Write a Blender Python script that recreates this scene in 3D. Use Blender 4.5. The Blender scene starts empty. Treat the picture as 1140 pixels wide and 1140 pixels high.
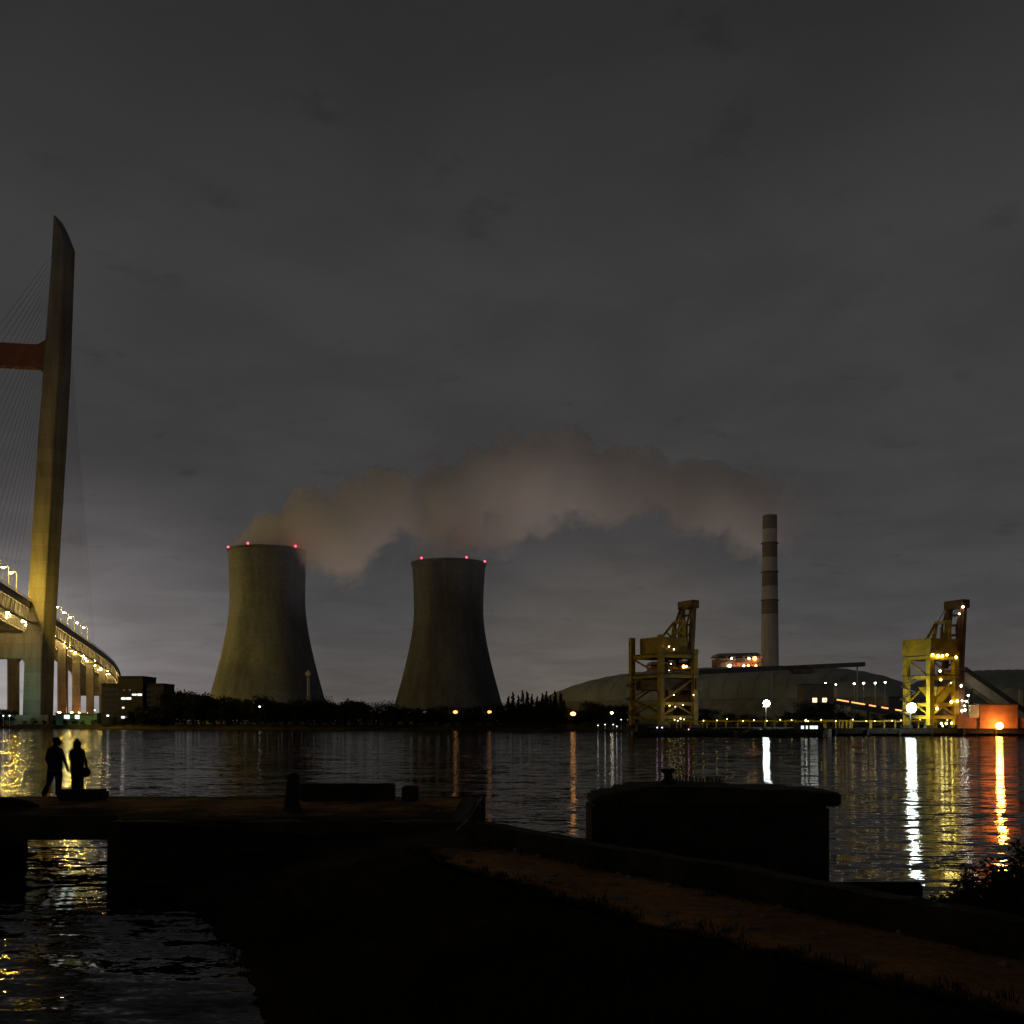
import bpy, bmesh, math, random
from mathutils import Vector, Matrix, noise
R = math.radians
random.seed(7)
S = bpy.context.scene
COL = S.collection

# ------------------------------------------------------------------ camera
F, HZ, EYE = 1100.0, 802.5, 3.5          # focal length in photo pixels, horizon row, eye height over the river
cam_d = bpy.data.cameras.new('camera'); cam = bpy.data.objects.new('camera', cam_d); COL.objects.link(cam)
cam.location = (0, 0, EYE); cam.rotation_euler = (R(90), 0, 0)
cam_d.sensor_width = 36; cam_d.lens = 36 * F / 1140
cam_d.shift_y = (HZ - 570) / 1140
cam_d.clip_start = 0.1; cam_d.clip_end = 12000
S.camera = cam
S.render.engine = 'CYCLES'
S.cycles.use_denoising = True
S.cycles.max_bounces = 16; S.cycles.volume_bounces = 14; S.cycles.diffuse_bounces = 2; S.cycles.glossy_bounces = 3
S.cycles.transparent_max_bounces = 8
S.cycles.sample_clamp_indirect = 4
S.cycles.caustics_reflective = False; S.cycles.caustics_refractive = False
S.cycles.volume_max_steps = 256
S.view_settings.view_transform = 'Standard'; S.view_settings.look = 'None'
S.view_settings.exposure = 0; S.view_settings.gamma = 1

# ------------------------------------------------------------------ night sky
W = bpy.data.worlds.new('World'); S.world = W; W.use_nodes = True
nt = W.node_tree; nt.nodes.clear()
def N(t, **kw):
    n = nt.nodes.new(t)
    for k, v in kw.items(): setattr(n, k, v)
    return n
def L(a, b): nt.links.new(a, b)
def setin(n, **kw):
    for k, v in kw.items(): n.inputs[k.replace('_', ' ')].default_value = v
def math_n(op, a, b=None, c=None, clamp=False):
    n = nt.nodes.new('ShaderNodeMath'); n.operation = op; n.use_clamp = clamp
    for i, v in enumerate((a, b, c)):
        if v is None: continue
        if isinstance(v, (int, float)): n.inputs[i].default_value = v
        else: nt.links.new(v, n.inputs[i])
    return n.outputs[0]
def maprange(v, a, b, c, d, smooth=True):
    n = nt.nodes.new('ShaderNodeMapRange')
    if smooth: n.interpolation_type = 'SMOOTHSTEP'
    nt.links.new(v, n.inputs['Value'])
    for k, x in zip(('From Min', 'From Max', 'To Min', 'To Max'), (a, b, c, d)): n.inputs[k].default_value = x
    return n.outputs['Result']
def vecmath(op, a, b=None, out=0):
    n = nt.nodes.new('ShaderNodeVectorMath'); n.operation = op
    for i, v in enumerate((a, b)):
        if v is None: continue
        if isinstance(v, (tuple, list, Vector)): n.inputs[i].default_value = v
        else: nt.links.new(v, n.inputs[i])
    return n.outputs['Value'] if op in ('DOT_PRODUCT', 'LENGTH', 'DISTANCE') else n.outputs[0]
def scale_col(c, f):
    n = nt.nodes.new('ShaderNodeVectorMath'); n.operation = 'SCALE'
    nt.links.new(c, n.inputs[0])
    if isinstance(f, (int, float)): n.inputs['Scale'].default_value = f
    else: nt.links.new(f, n.inputs['Scale'])
    return n.outputs[0]
def ramp(fac, stops, interp='LINEAR'):
    n = nt.nodes.new('ShaderNodeValToRGB'); cr = n.color_ramp; cr.interpolation = interp
    while len(cr.elements) > 1: cr.elements.remove(cr.elements[-1])
    cr.elements[0].position = stops[0][0]; cr.elements[0].color = (*stops[0][1], 1)
    for p, c in stops[1:]:
        e = cr.elements.new(p); e.color = (*c, 1)
    nt.links.new(fac, n.inputs[0]); return n.outputs[0]
def srgb(r, g, b):
    f = lambda v: ((v / 255 + .055) / 1.055) ** 2.4 if v > 10 else v / 255 / 12.92
    return (f(r), f(g), f(b))

tc = N('ShaderNodeTexCoord'); d = vecmath('NORMALIZE', tc.outputs['Generated'])
sx = N('ShaderNodeSeparateXYZ'); L(d, sx.inputs[0]); X, Y, Z = sx.outputs
# radiance against sine of elevation
sky = ramp(math_n('MAXIMUM', Z, 0.0), [
    (0.0, srgb(84, 80, 77)), (0.05, srgb(78, 75, 74)), (0.10, srgb(70, 69, 69)), (0.18, srgb(62, 61, 62)),
    (0.28, srgb(59, 58, 59)), (0.42, srgb(56, 55, 55)), (0.56, srgb(44, 43, 43)), (0.8, srgb(34, 33, 33)), (1.0, srgb(28, 27, 27))])
# town glow low over the bridge, a weaker one behind the coal dock
def glow(px, py, lo, col, k):
    v = Vector(((px - 570) / F, 1, (HZ - py) / F)).normalized()
    g = maprange(vecmath('DOT_PRODUCT', d, v), lo, 1.0, 0, 1)
    n = nt.nodes.new('ShaderNodeVectorMath'); n.operation = 'SCALE'; n.inputs[0].default_value = col
    L(math_n('MULTIPLY', math_n('POWER', g, 1.6), k), n.inputs['Scale']); return n.outputs[0]
g1 = glow(90, 800, 0.965, (0.082, 0.072, 0.074), 1.0)
g2 = glow(-30, 790, 0.985, (0.15, 0.152, 0.15), 1.0)
g3 = glow(680, 800, 0.975, (0.030, 0.022, 0.014), 1.0)
col = vecmath('ADD', vecmath('ADD', vecmath('ADD', sky, g1), g2), g3)
# ragged cloud deck
den = math_n('ADD', math_n('MAXIMUM', Z, 0.0), 0.12)
cu = N('ShaderNodeCombineXYZ'); L(math_n('DIVIDE', X, den), cu.inputs[0]); L(math_n('DIVIDE', Y, den), cu.inputs[1])
n1 = N('ShaderNodeTexNoise'); L(cu.outputs[0], n1.inputs['Vector']); setin(n1, Scale=2.2, Detail=6, Roughness=0.55, Distortion=0.4)
n2 = N('ShaderNodeTexNoise'); L(cu.outputs[0], n2.inputs['Vector']); setin(n2, Scale=5.5, Detail=5, Roughness=0.6)
cl = math_n('MULTIPLY', maprange(n1.outputs['Fac'], 0.33, 0.68, 0.90, 1.08), maprange(n2.outputs['Fac'], 0.27, 0.42, 0.84, 1.0))
col = scale_col(col, cl)
# the sky behind the photographer is darker
col = scale_col(col, maprange(Y, -0.3, 0.55, 0.45, 1.0))
bg = N('ShaderNodeBackground'); L(col, bg.inputs['Color']); bg.inputs['Strength'].default_value = 1.12
wo = N('ShaderNodeOutputWorld'); L(bg.outputs[0], wo.inputs['Surface'])

sun_d = bpy.data.lights.new('sun', 'SUN'); sun = bpy.data.objects.new('sun', sun_d); COL.objects.link(sun)
sun_d.energy = 0.055; sun_d.color = (1.0, 0.88, 0.74); sun_d.angle = R(8)
sun.rotation_euler = Vector((0.42, 0.9, -0.13)).to_track_quat('-Z', 'Y').to_euler()

STEAM_FILL = 40000.0      # watts of the unseen floodlights added for the steam

# ------------------------------------------------------------------ helpers
def P(px, py, Yd):
    """a place at depth Yd metres seen on photo pixel (px, py)"""
    return Vector(((px - 570) / F * Yd, Yd, EYE + (HZ - py) / F * Yd))
def XP(px, Yd): return (px - 570) / F * Yd

MATS = {}
def new_mat(name):
    global nt
    m = bpy.data.materials.new(name); m.use_nodes = True; nt = m.node_tree; nt.nodes.clear(); MATS[name] = m; return m
def surf(name, c, rough=0.8, var=0.25, scale=0.6, metal=0.0, bump=0.0, streak=False, spec=0.5, ring=0, ramp_=1.0):
    if name in MATS: return MATS[name]
    m = new_mat(name)
    t = N('ShaderNodeTexCoord'); mp = N('ShaderNodeMapping'); L(t.outputs['Object'], mp.inputs[0])
    if streak: mp.inputs['Scale'].default_value = (1, 1, 0.12)
    a = N('ShaderNodeTexNoise'); L(mp.outputs[0], a.inputs['Vector']); setin(a, Scale=scale, Detail=8, Roughness=0.62)
    b = N('ShaderNodeTexNoise'); L(t.outputs['Object'], b.inputs['Vector']); setin(b, Scale=scale * 7, Detail=4, Roughness=0.6)
    f = math_n('MULTIPLY', maprange(a.outputs['Fac'], 0.3, 0.7, 1 - var, 1 + var), maprange(b.outputs['Fac'], 0.25, 0.75, 1 - var * .5, 1 + var * .5))
    if ring:
        sz = N('ShaderNodeSeparateXYZ'); L(t.outputs['Object'], sz.inputs[0]); lay = math_n('FLOOR', math_n('DIVIDE', sz.outputs[2], ring))
        wn = N('ShaderNodeTexWhiteNoise', noise_dimensions='1D'); L(lay, wn.inputs['W']); f = math_n('MULTIPLY', f, maprange(wn.outputs['Value'], 0, 1, 1 - .14 * ramp_, 1 + .12 * ramp_, False))
        fr = math_n('FRACT', math_n('DIVIDE', sz.outputs[2], ring)); f = math_n('MULTIPLY', f, maprange(fr, 0, .07, 1 - .28 * ramp_, 1.0))
    cn = N('ShaderNodeRGB'); cn.outputs[0].default_value = (*c, 1)
    p = N('ShaderNodeBsdfPrincipled'); L(scale_col(cn.outputs[0], f), p.inputs['Base Color'])
    p.inputs['Roughness'].default_value = rough; p.inputs['Metallic'].default_value = metal
    p.inputs['Specular IOR Level'].default_value = spec
    if bump:
        bn = N('ShaderNodeBump'); bn.inputs['Strength'].default_value = 0.7; bn.inputs['Distance'].default_value = bump
        L(b.outputs['Fac'], bn.inputs['Height']); L(bn.outputs[0], p.inputs['Normal'])
    o = N('ShaderNodeOutputMaterial'); L(p.outputs[0], o.inputs['Surface']); return m
def dirt_over_soil(name, c, c2, scale):
    m = new_mat(name); at = N('ShaderNodeAttribute'); at.attribute_name = 'dirt'; t = N('ShaderNodeTexCoord')
    a = N('ShaderNodeTexNoise'); L(t.outputs['Object'], a.inputs['Vector']); setin(a, Scale=scale, Detail=8, Roughness=.65)
    b = N('ShaderNodeTexNoise'); L(t.outputs['Object'], b.inputs['Vector']); setin(b, Scale=scale * 9, Detail=6, Roughness=.65)
    f = math_n('ADD', at.outputs['Fac'], math_n('MULTIPLY', math_n('SUBTRACT', a.outputs['Fac'], .5), 1.5)); f = math_n('ADD', f, math_n('MULTIPLY', math_n('SUBTRACT', b.outputs['Fac'], .5), .5))
    mx = N('ShaderNodeMix', data_type='RGBA'); L(maprange(f, .12, .75, 0, 1), mx.inputs[0]); mx.inputs[6].default_value = (*c2, 1); mx.inputs[7].default_value = (*c, 1)
    p = N('ShaderNodeBsdfPrincipled'); L(scale_col(mx.outputs[2], math_n('MULTIPLY', maprange(b.outputs['Fac'], .3, .7, .65, 1.3), maprange(a.outputs['Fac'], .3, .7, .6, 1.3))), p.inputs['Base Color']); p.inputs['Roughness'].default_value = .95; p.inputs['Specular IOR Level'].default_value = .05
    bn = N('ShaderNodeBump'); bn.inputs['Strength'].default_value = .7; bn.inputs['Distance'].default_value = .03; L(b.outputs['Fac'], bn.inputs['Height']); L(bn.outputs[0], p.inputs['Normal'])
    o = N('ShaderNodeOutputMaterial'); L(p.outputs[0], o.inputs['Surface']); return m
def set_dirt(o, vals):
    at = o.data.attributes.new('dirt', 'FLOAT', 'POINT')
    for i, v in enumerate(vals): at.data[i].value = v
def dirt_grid(name, rows, mat, parent=None):
    me = bpy.data.meshes.new(name); n = len(rows[0]); v = [p_[:3] for r in rows for p_ in r]
    me.from_pydata(v, [], [(i * n + k, i * n + k + 1, (i + 1) * n + k + 1, (i + 1) * n + k) for i in range(len(rows) - 1) for k in range(n - 1)]); me.materials.append(mat); me.shade_smooth()
    o = bpy.data.objects.new(name, me); COL.objects.link(o); o.parent = parent; set_dirt(o, [p_[3] for r in rows for p_ in r])
    if me.polygons[0].normal.z < 0: me.flip_normals()
    return o
def emit(name, c, s):
    if name in MATS: return MATS[name]
    m = new_mat(name)
    e = N('ShaderNodeEmission'); e.inputs[0].default_value = (*c, 1); e.inputs[1].default_value = s
    o = N('ShaderNodeOutputMaterial'); L(e.outputs[0], o.inputs['Surface']); return m

class MB:
    def __init__(s): s.v = []; s.f = []
    def add(s, vs, fs):
        o = len(s.v); s.v += [tuple(v) for v in vs]; s.f += [tuple(i + o for i in f) for f in fs]; return s
    def hexa(s, p):   # 8 corners: bottom ring then top ring
        return s.add(p, [(3, 2, 1, 0), (4, 5, 6, 7), (0, 1, 5, 4), (1, 2, 6, 5), (2, 3, 7, 6), (3, 0, 4, 7)])
    def box(s, x0, x1, y0, y1, z0, z1):
        return s.hexa([(x0, y0, z0), (x1, y0, z0), (x1, y1, z0), (x0, y1, z0), (x0, y0, z1), (x1, y0, z1), (x1, y1, z1), (x0, y1, z1)])
    def beam(s, a, b, w, h=None, up=(0, 0, 1)):
        a = Vector(a); b = Vector(b); h = h or w; t = (b - a).normalized(); up = Vector(up)
        if abs(t.dot(up)) > .98: up = Vector((0, 1, 0))
        u = t.cross(up).normalized() * w / 2; v = u.cross(t).normalized() * h / 2
        return s.hexa([a - u - v, a + u - v, a + u + v, a - u + v, b - u - v, b + u - v, b + u + v, b - u + v])
    def tube(s, pts, rads, n=8, cap=True):
        pts = [Vector(p) for p in pts]
        if isinstance(rads, (int, float)): rads = [rads] * len(pts)
        rings = []
        for i, p in enumerate(pts):
            t = (pts[min(i + 1, len(pts) - 1)] - pts[max(i - 1, 0)]).normalized()
            up = Vector((0, 0, 1)) if abs(t.z) < .95 else Vector((0, 1, 0))
            u = t.cross(up).normalized(); v = u.cross(t)
            rings.append([p + (u * math.cos(2 * math.pi * k / n) + v * math.sin(2 * math.pi * k / n)) * rads[i] for k in range(n)])
        vs = [q for r in rings for q in r]; fs = []
        for i in range(len(rings) - 1):
            for k in range(n):
                a, b = i * n + k, i * n + (k + 1) % n; fs.append((a, b, b + n, a + n))
        if cap: fs += [tuple(range(n))[::-1], tuple(range((len(rings) - 1) * n, len(rings) * n))]
        return s.add(vs, fs)
    def lathe(s, prof, n=48, c=(0, 0, 0), close=False):
        vs = [(c[0] + r * math.cos(2 * math.pi * k / n), c[1] + r * math.sin(2 * math.pi * k / n), c[2] + z) for r, z in prof for k in range(n)]
        fs = []
        for i in range(len(prof) - 1):
            for k in range(n):
                a, b = i * n + k, i * n + (k + 1) % n; fs.append((a, b, b + n, a + n))
        if close: fs += [tuple(range(n))[::-1], tuple(range((len(prof) - 1) * n, len(prof) * n))]
        return s.add(vs, fs)
    def ball(s, c, r, n=10, m=6, sq=(1, 1, 1)):
        c = Vector(c); vs = []; fs = []
        for i in range(m + 1):
            th = math.pi * i / m
            for k in range(n):
                ph = 2 * math.pi * k / n
                vs.append(c + Vector((r * sq[0] * math.sin(th) * math.cos(ph), r * sq[1] * math.sin(th) * math.sin(ph), -r * sq[2] * math.cos(th))))
        for i in range(m):
            for k in range(n):
                a, b = i * n + k, i * n + (k + 1) % n; fs.append((a, b, b + n, a + n))
        return s.add(vs, fs)
    def build(s, name, mat, parent=None, loc=None, smooth=False, bevel=0.0):
        me = bpy.data.meshes.new(name); me.from_pydata(s.v, [], s.f)
        bm = bmesh.new(); bm.from_mesh(me)
        bmesh.ops.remove_doubles(bm, verts=bm.verts, dist=1e-5)
        bmesh.ops.dissolve_degenerate(bm, edges=bm.edges, dist=1e-6)
        if bevel: bmesh.ops.bevel(bm, geom=[e for e in bm.edges if len(e.link_faces) == 2 and e.calc_face_angle(0) > .5], offset=bevel, segments=2, affect='EDGES')
        bmesh.ops.recalc_face_normals(bm, faces=bm.faces); bm.to_mesh(me); bm.free()
        if smooth: me.shade_smooth()
        me.materials.append(mat)
        o = bpy.data.objects.new(name, me); COL.objects.link(o)
        if parent: o.parent = parent
        if loc is not None: o.location = loc
        return o
def tag(o, label=None, cat=None, group=None, kind=None):
    if label: o['label'] = label
    if cat: o['category'] = cat
    if group: o['group'] = group
    if kind: o['kind'] = kind
    return o
def thing(name, label, cat, loc=(0, 0, 0), rz=0.0, group=None):
    o = bpy.data.objects.new(name, None); COL.objects.link(o); o.empty_display_size = .3
    o.location = loc; o.rotation_euler = (0, 0, rz); return tag(o, label, cat, group)
def copy_tree(o, parent=None):
    c = o.copy(); COL.objects.link(c)
    if parent: c.parent = parent
    for ch in list(o.children): copy_tree(ch, c)
    return c

# ------------------------------------------------------------------ materials
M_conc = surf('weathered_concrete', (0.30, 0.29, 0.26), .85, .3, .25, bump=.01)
M_conc_bridge = surf('bridge_concrete', (0.30, 0.285, 0.24), .85, .3, .25, streak=True, ring=6.5)
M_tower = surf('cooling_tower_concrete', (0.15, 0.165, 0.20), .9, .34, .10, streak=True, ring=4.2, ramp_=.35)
M_tower_dark = surf('darker_tower_concrete', (0.102, 0.108, 0.122), .9, .36, .10, streak=True, ring=4.2, ramp_=.35)  # cooling tower concrete in a darker tone for the second tower
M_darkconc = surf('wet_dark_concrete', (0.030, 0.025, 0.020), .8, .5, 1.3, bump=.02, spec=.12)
M_pathmat = surf('brown_path_dirt', (0.34, 0.150, 0.045), .95, .5, .9, bump=.02, spec=.05)
M_soil = surf('dark_bank_soil', (0.016, 0.013, 0.009), .95, .5, .8, bump=.03, spec=.05)
M_land = surf('far_land_soil', (0.05, 0.045, 0.032), .95, .4, .05, spec=.1)
M_steel = surf('grey_steel', (0.32, 0.32, 0.31), .55, .2, .4)
M_darksteel = surf('dark_steel', (0.06, 0.055, 0.05), .6, .3, .5)
M_cable = surf('cable_sheath', (0.12, 0.12, 0.12), .6, .1, 1)
M_yellow = surf('crane_yellow_paint', (0.55, 0.37, 0.012), .55, .35, .5)
M_ochre = surf('crane_ochre_paint', (0.42, 0.26, 0.014), .6, .35, .5)
M_brown = surf('crane_brown_paint', (0.16, 0.085, 0.04), .6, .35, .5)
M_white = surf('chimney_white_paint', (0.74, 0.71, 0.68), .75, .18, .15, streak=True)
M_red = surf('chimney_red_paint', (0.36, 0.30, 0.275), .75, .2, .15, streak=True)
M_shed = surf('shed_sheet_roof', (0.35, 0.385, 0.36), .6, .18, .12, streak=True)
M_wallgrey = surf('grey_wall_panel', (0.30, 0.31, 0.28), .8, .25, .3)
M_darkwall = surf('dark_building_wall', (0.028, 0.026, 0.024), .85, .3, .3)
M_cream = surf('cream_gallery_sheet', (0.62, 0.57, 0.46), .6, .15, .4)
M_redwall = surf('rust_red_wall', (0.36, 0.13, 0.06), .8, .25, .4)
M_hull = surf('black_hull_paint', (0.022, 0.020, 0.018), .6, .4, .6)
M_leaf = surf('dark_foliage', (0.020, 0.026, 0.012), .9, .4, .5, spec=.1)
M_bark = surf('dark_bark', (0.03, 0.022, 0.016), .95, .3, 2, spec=.1)
M_teal = surf('teal_painted_panel', (0.12, 0.30, 0.28), .7, .2, .5)
M_pole = surf('pale_lamp_pole', (0.55, 0.52, 0.42), .5, .1, 1)
E_sod = emit('sodium_street_light', (1.0, 0.66, 0.24), 130)
E_span = emit('bridge_street_light', (1.0, 0.64, 0.08), 2000)
E_truss = emit('under_deck_light', (1.0, 0.66, 0.20), 150)
E_white = emit('white_flood_light', (0.86, 1.0, 0.95), 110)
E_cool = emit('cold_white_light', (0.85, 0.95, 1.0), 4.5)
E_warm = emit('warm_white_light', (1.0, 0.85, 0.55), 16)
E_yel = emit('yellow_work_light', (1.0, 0.78, 0.16), 26)
E_dock = emit('white_dock_lamp', (1.0, .96, .80), 70)
E_rack = emit('rack_lamp_yellow', (1.0, 0.80, 0.20), 13)
E_org = emit('orange_plant_light', (1.0, 0.36, 0.08), 30)
E_orgbig = emit('orange_flood_light', (1.0, 0.42, 0.07), 95)
E_bank = emit('orange_bank_light', (1.0, 0.40, 0.09), 3.2)
E_gap = emit('orange_gap_light', (1.0, 0.40, 0.09), 9)
E_red = emit('red_aircraft_light', (1.0, 0.03, 0.07), 14)
E_win = emit('lit_window_white', (0.86, 0.93, 0.88), 1.5)
E_winwarm = emit('lit_window_warm', (1.0, 0.72, 0.38), 2.2)
E_strip = emit('orange_strip_light', (1.0, 0.40, 0.12), 2.0)
E_winsign = emit('lit_sign_white', (0.85, 1.0, 0.92), 1.4)

# ------------------------------------------------------------------ river
m = new_mat('river_water')
t = N('ShaderNodeTexCoord')
def slope(sc, scale, det, rough, rot, ax, ay):
    mp = N('ShaderNodeMapping'); L(t.outputs['Object'], mp.inputs[0]); mp.inputs['Scale'].default_value = sc; mp.inputs['Rotation'].default_value = (0, 0, rot)
    n = N('ShaderNodeTexNoise'); L(mp.outputs[0], n.inputs['Vector']); setin(n, Scale=scale, Detail=det, Roughness=rough, Distortion=.3)
    return vecmath('MULTIPLY', vecmath('SUBTRACT', n.outputs['Color'], (.5, .5, .5)), (ax, ay, 0))
mpg = N('ShaderNodeMapping'); L(t.outputs['Object'], mpg.inputs[0]); mpg.inputs['Scale'].default_value = (.05, .02, 1)
ng = N('ShaderNodeTexNoise'); L(mpg.outputs[0], ng.inputs['Vector']); setin(ng, Scale=1, Detail=4, Roughness=.6)
gust = maprange(ng.outputs['Fac'], .3, .7, .6, 1.35)
sl = vecmath('ADD', slope((.34, 1, 1), .8, 2, .5, .06, .11, .40), vecmath('ADD', slope((.40, 1, 1), 3.2, 3, .6, -.08, .15, .62), slope((.55, 1, 1), 13, 2, .5, .15, .09, .30)))
sl = scale_col(sl, gust)
nn = vecmath('NORMALIZE', vecmath('ADD', sl, (0, 0, 1)))
fr = N('ShaderNodeFresnel'); fr.inputs['IOR'].default_value = 1.22; L(nn, fr.inputs['Normal'])
df = N('ShaderNodeBsdfDiffuse'); df.inputs['Color'].default_value = (0.004, 0.0045, 0.004, 1)
gl = N('ShaderNodeBsdfGlossy'); gl.inputs['Roughness'].default_value = 0.05; gl.inputs['Color'].default_value = (.92, .92, .90, 1); L(nn, gl.inputs['Normal'])
mx = N('ShaderNodeMixShader'); L(math_n('MULTIPLY', fr.outputs[0], .88), mx.inputs[0]); L(df.outputs[0], mx.inputs[1]); L(gl.outputs[0], mx.inputs[2])
o = N('ShaderNodeOutputMaterial'); L(mx.outputs[0], o.inputs['Surface'])
wt = MB().add([(-4000, -60, 0), (4000, -60, 0), (4000, 6000, 0), (-4000, 6000, 0)], [(0, 1, 2, 3)]).build('water', m)
tag(wt, 'dark rippled river with long reflections of lights', kind='structure')

# ------------------------------------------------------------------ far bank
BANK = [(-1400, 560), (-200, 472), (0, 453), (300, 385), (640, 342), (700, 305), (745, 252), (1140, 232), (1900, 226)]
def bankY(px):
    for (a, ya), (b, yb) in zip(BANK, BANK[1:]):
        if a <= px <= b: return ya + (yb - ya) * (px - a) / (b - a)
    return BANK[-1][1]
mb = MB(); pts = []
for i in range(len(BANK) - 1):
    (a, ya), (b, yb) = BANK[i], BANK[i + 1]
    for k in range(8):
        q = k / 8; yy = ya + (yb - ya) * q; pts.append((XP(a + (b - a) * q, yy), yy))
pts.append((XP(BANK[-1][0], BANK[-1][1]), BANK[-1][1]))
rows = []
for x, y in pts:
    j = random.uniform(-.8, .8)
    rows.append([(x, y + j, -1.0), (x, y + 1 + j, 0.5), (x * 1.012, y + 5, 1.9), (x * 1.1, y + 45, 2.2), (x * 12, 6500, 2.2)])
n = len(rows[0])
for r in rows: mb.v += r
for i in range(len(rows) - 1):
    for k in range(n - 1): mb.f.append((i * n + k, (i + 1) * n + k, (i + 1) * n + k + 1, i * n + k + 1))
tag(mb.build('ground', M_land), 'low dark far bank of the river', kind='structure')

# ------------------------------------------------------------------ lamps
def bulb(c, r, mat, parent, name='lamp', sq=(1, 1, 1)):
    return MB().ball(c, r, 12, 8, sq).build(name, mat, parent, smooth=True)
def lamp_post(name, label, cat, base, hgt, r, mat, arm=0.0, group=None, poler=.12, polemat=None):
    t = thing(name, label, cat, base, group=group)
    b = MB().tube([(0, 0, 0), (0, 0, hgt * .5), (0, 0, hgt)], [poler * 1.4, poler, poler * .8], 7)
    if arm: b.tube([(0, 0, hgt), (arm * .4, 0, hgt + .5), (arm, 0, hgt + .45)], poler * .7, 6)
    b.build('pole', polemat or M_pole, t)
    if arm: MB().lathe([(r * 1.04, hgt + .0), (r * 1.09, hgt + .0), (r * .95, hgt + .1 + r * .72), (.12, hgt + .1 + r * .95), (.1, hgt + .1 + r * .86), (r * .9, hgt + .1 + r * .66), (r * 1.04, hgt + .0)], 14, (arm, 0, 0)).build('lamp_shade', M_darksteel, t)
    else: MB().tube([(arm, 0, hgt + .55), (arm, 0, hgt + .25 + r * .3)], [.12 * r + .05, r * .8], 8).build('lamp_shade', M_darksteel, t)
    bulb((arm, 0, hgt + .1), r, mat, t, sq=(1, 1, .7))
    return t

# ------------------------------------------------------------------ cable stayed bridge
def edge(Yd):    # right hand edge of the deck
    x = -208 - .27 * (Yd - 402)
    if Yd > 690: x -= (Yd - 690) ** 2 * .0003
    zs = [(250, 62.5), (402, 60), (465, 58.8), (520, 57), (650, 53), (750, 49), (900, 40.5), (1050, 30)]
    z = zs[-1][1]
    for (a, za), (b, zb) in zip(zs, zs[1:]):
        if Yd <= b: z = za + (zb - za) * (Yd - a) / (b - a); break
    return Vector((x, Yd, z))
TR = Vector((-.965, -.2606, 0)); AX = Vector((-.2606, .965, 0)); DW = 36.0
bridge = thing('cable_stayed_bridge', 'tall concrete cable-stayed bridge with lit deck and pylon at river edge', 'bridge', (0, 0, 0))
ys = [250 + 10 * i for i in range(79)]
mb = MB(); par = MB()
def strip(mb, offs, ys):
    vs = []; fs = []; k = len(offs)
    for y in ys:
        e = edge(y)
        for (u, w) in offs: vs.append(e + TR * u + Vector((0, 0, w)))
    for i in range(len(ys) - 1):
        for j in range(k): a, b = i * k + j, i * k + (j + 1) % k; fs.append((a, b, b + k, a + k))
    fs += [tuple(range(k))[::-1], tuple(range((len(ys) - 1) * k, len(ys) * k))]
    mb.add(vs, fs)
strip(mb, [(0, 0), (0, -.6), (DW, -.6), (DW, 0)], ys); mb.build('deck', M_conc_bridge, bridge)
mb = MB(); strip(mb, [(.3, -.602), (.3, -3.4), (1.1, -3.4), (1.1, -.602)], ys); strip(mb, [(DW - 1.1, -.602), (DW - 1.1, -3.4), (DW - .3, -3.4), (DW - .3, -.602)], ys)
mb.build('edge_girder', M_steel, bridge)
mb = MB()
y = 262
while y < 1020:
    e = edge(y); mb.beam(e + TR * 1.11 + Vector((0, 0, -1.9)), e + TR * (DW - 1.11) + Vector((0, 0, -1.9)), .7, 2.4); y += 7
mb.build('floor_beam', M_steel, bridge)
mb = MB()
y = 262
while y < 1016:
    for u, lo in ((.7, -9.6), (10, -10.2)):
        p0, p1, p2 = edge(y) + TR * u, edge(y + 3.5) + TR * u, edge(y + 7) + TR * u; hi_, lw = Vector((0, 0, -3.4)), Vector((0, 0, lo))
        mb.beam(p0 + hi_, p1 + lw, .42); mb.beam(p1 + lw, p2 + hi_, .42); mb.beam(p1 + lw, edge(y + 10.5) + TR * u + lw, .6)
    mb.beam(edge(y + 3.5) + TR * .7 + Vector((0, 0, -9.6)), edge(y + 3.5) + TR * 10 + Vector((0, 0, -10.2)), .4); y += 7
mb.build('inspection_truss', M_steel, bridge)
for off in (0.12, DW - .12):
    mb = MB()
    for w in (.45, .8, 1.15):
        for a, b in zip(ys[::2], ys[2::2]): mb.beam(edge(a) + TR * off + Vector((0, 0, w)), edge(b) + TR * off + Vector((0, 0, w)), .1)
    for y in range(252, 1020, 4):
        e = edge(y) + TR * off; mb.beam(e + Vector((0, 0, .0)), e + Vector((0, 0, 1.15)), .1)
    mb.build('railing', M_steel, bridge)
# pylon leg: outline taken at its own distance, real thickness
PY = 462.0
def leg_mesh(dx, tall=True):
    prof = [(797, 28.5, 54.5), (735, 30.5, 55.8), (690, 33.0, 58.0), (600, 38.5, 63.2), (500, 45.0, 69.5), (412, 51.5, 74.2), (385, 53.5, 75.2), (300, 59.8, 78.2), (275, 61.3, 79.0), (256, 62.3, 71.5), (243, 63.0, 65.0)]
    mb = MB(); rings = []
    th = math.atan2(AX.x, AX.y)
    for (py, a, b) in prof:
        z = EYE + (HZ - py) / F * PY; xa, xb = XP(a, PY), XP(b, PY); w = xb - xa
        # front face about 74% of the seen width, the side face makes up the rest
        y0 = PY - 3.2; y1 = PY + 4.6
        rings.append([(xa + dx, y0, z), (xa + w * .76 + dx, y0, z), (xb + dx, y1, z), (xa + w * .24 + dx, y1, z)])
    for r in rings: mb.v += r
    for i in range(len(rings) - 1):
        for k in range(4): a, b = i * 4 + k, i * 4 + (k + 1) % 4; mb.f.append((a, b, b + 4, a + 4))
    mb.f += [(3, 2, 1, 0), tuple(range(len(rings) * 4 - 4, len(rings) * 4))]
    return mb
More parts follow.
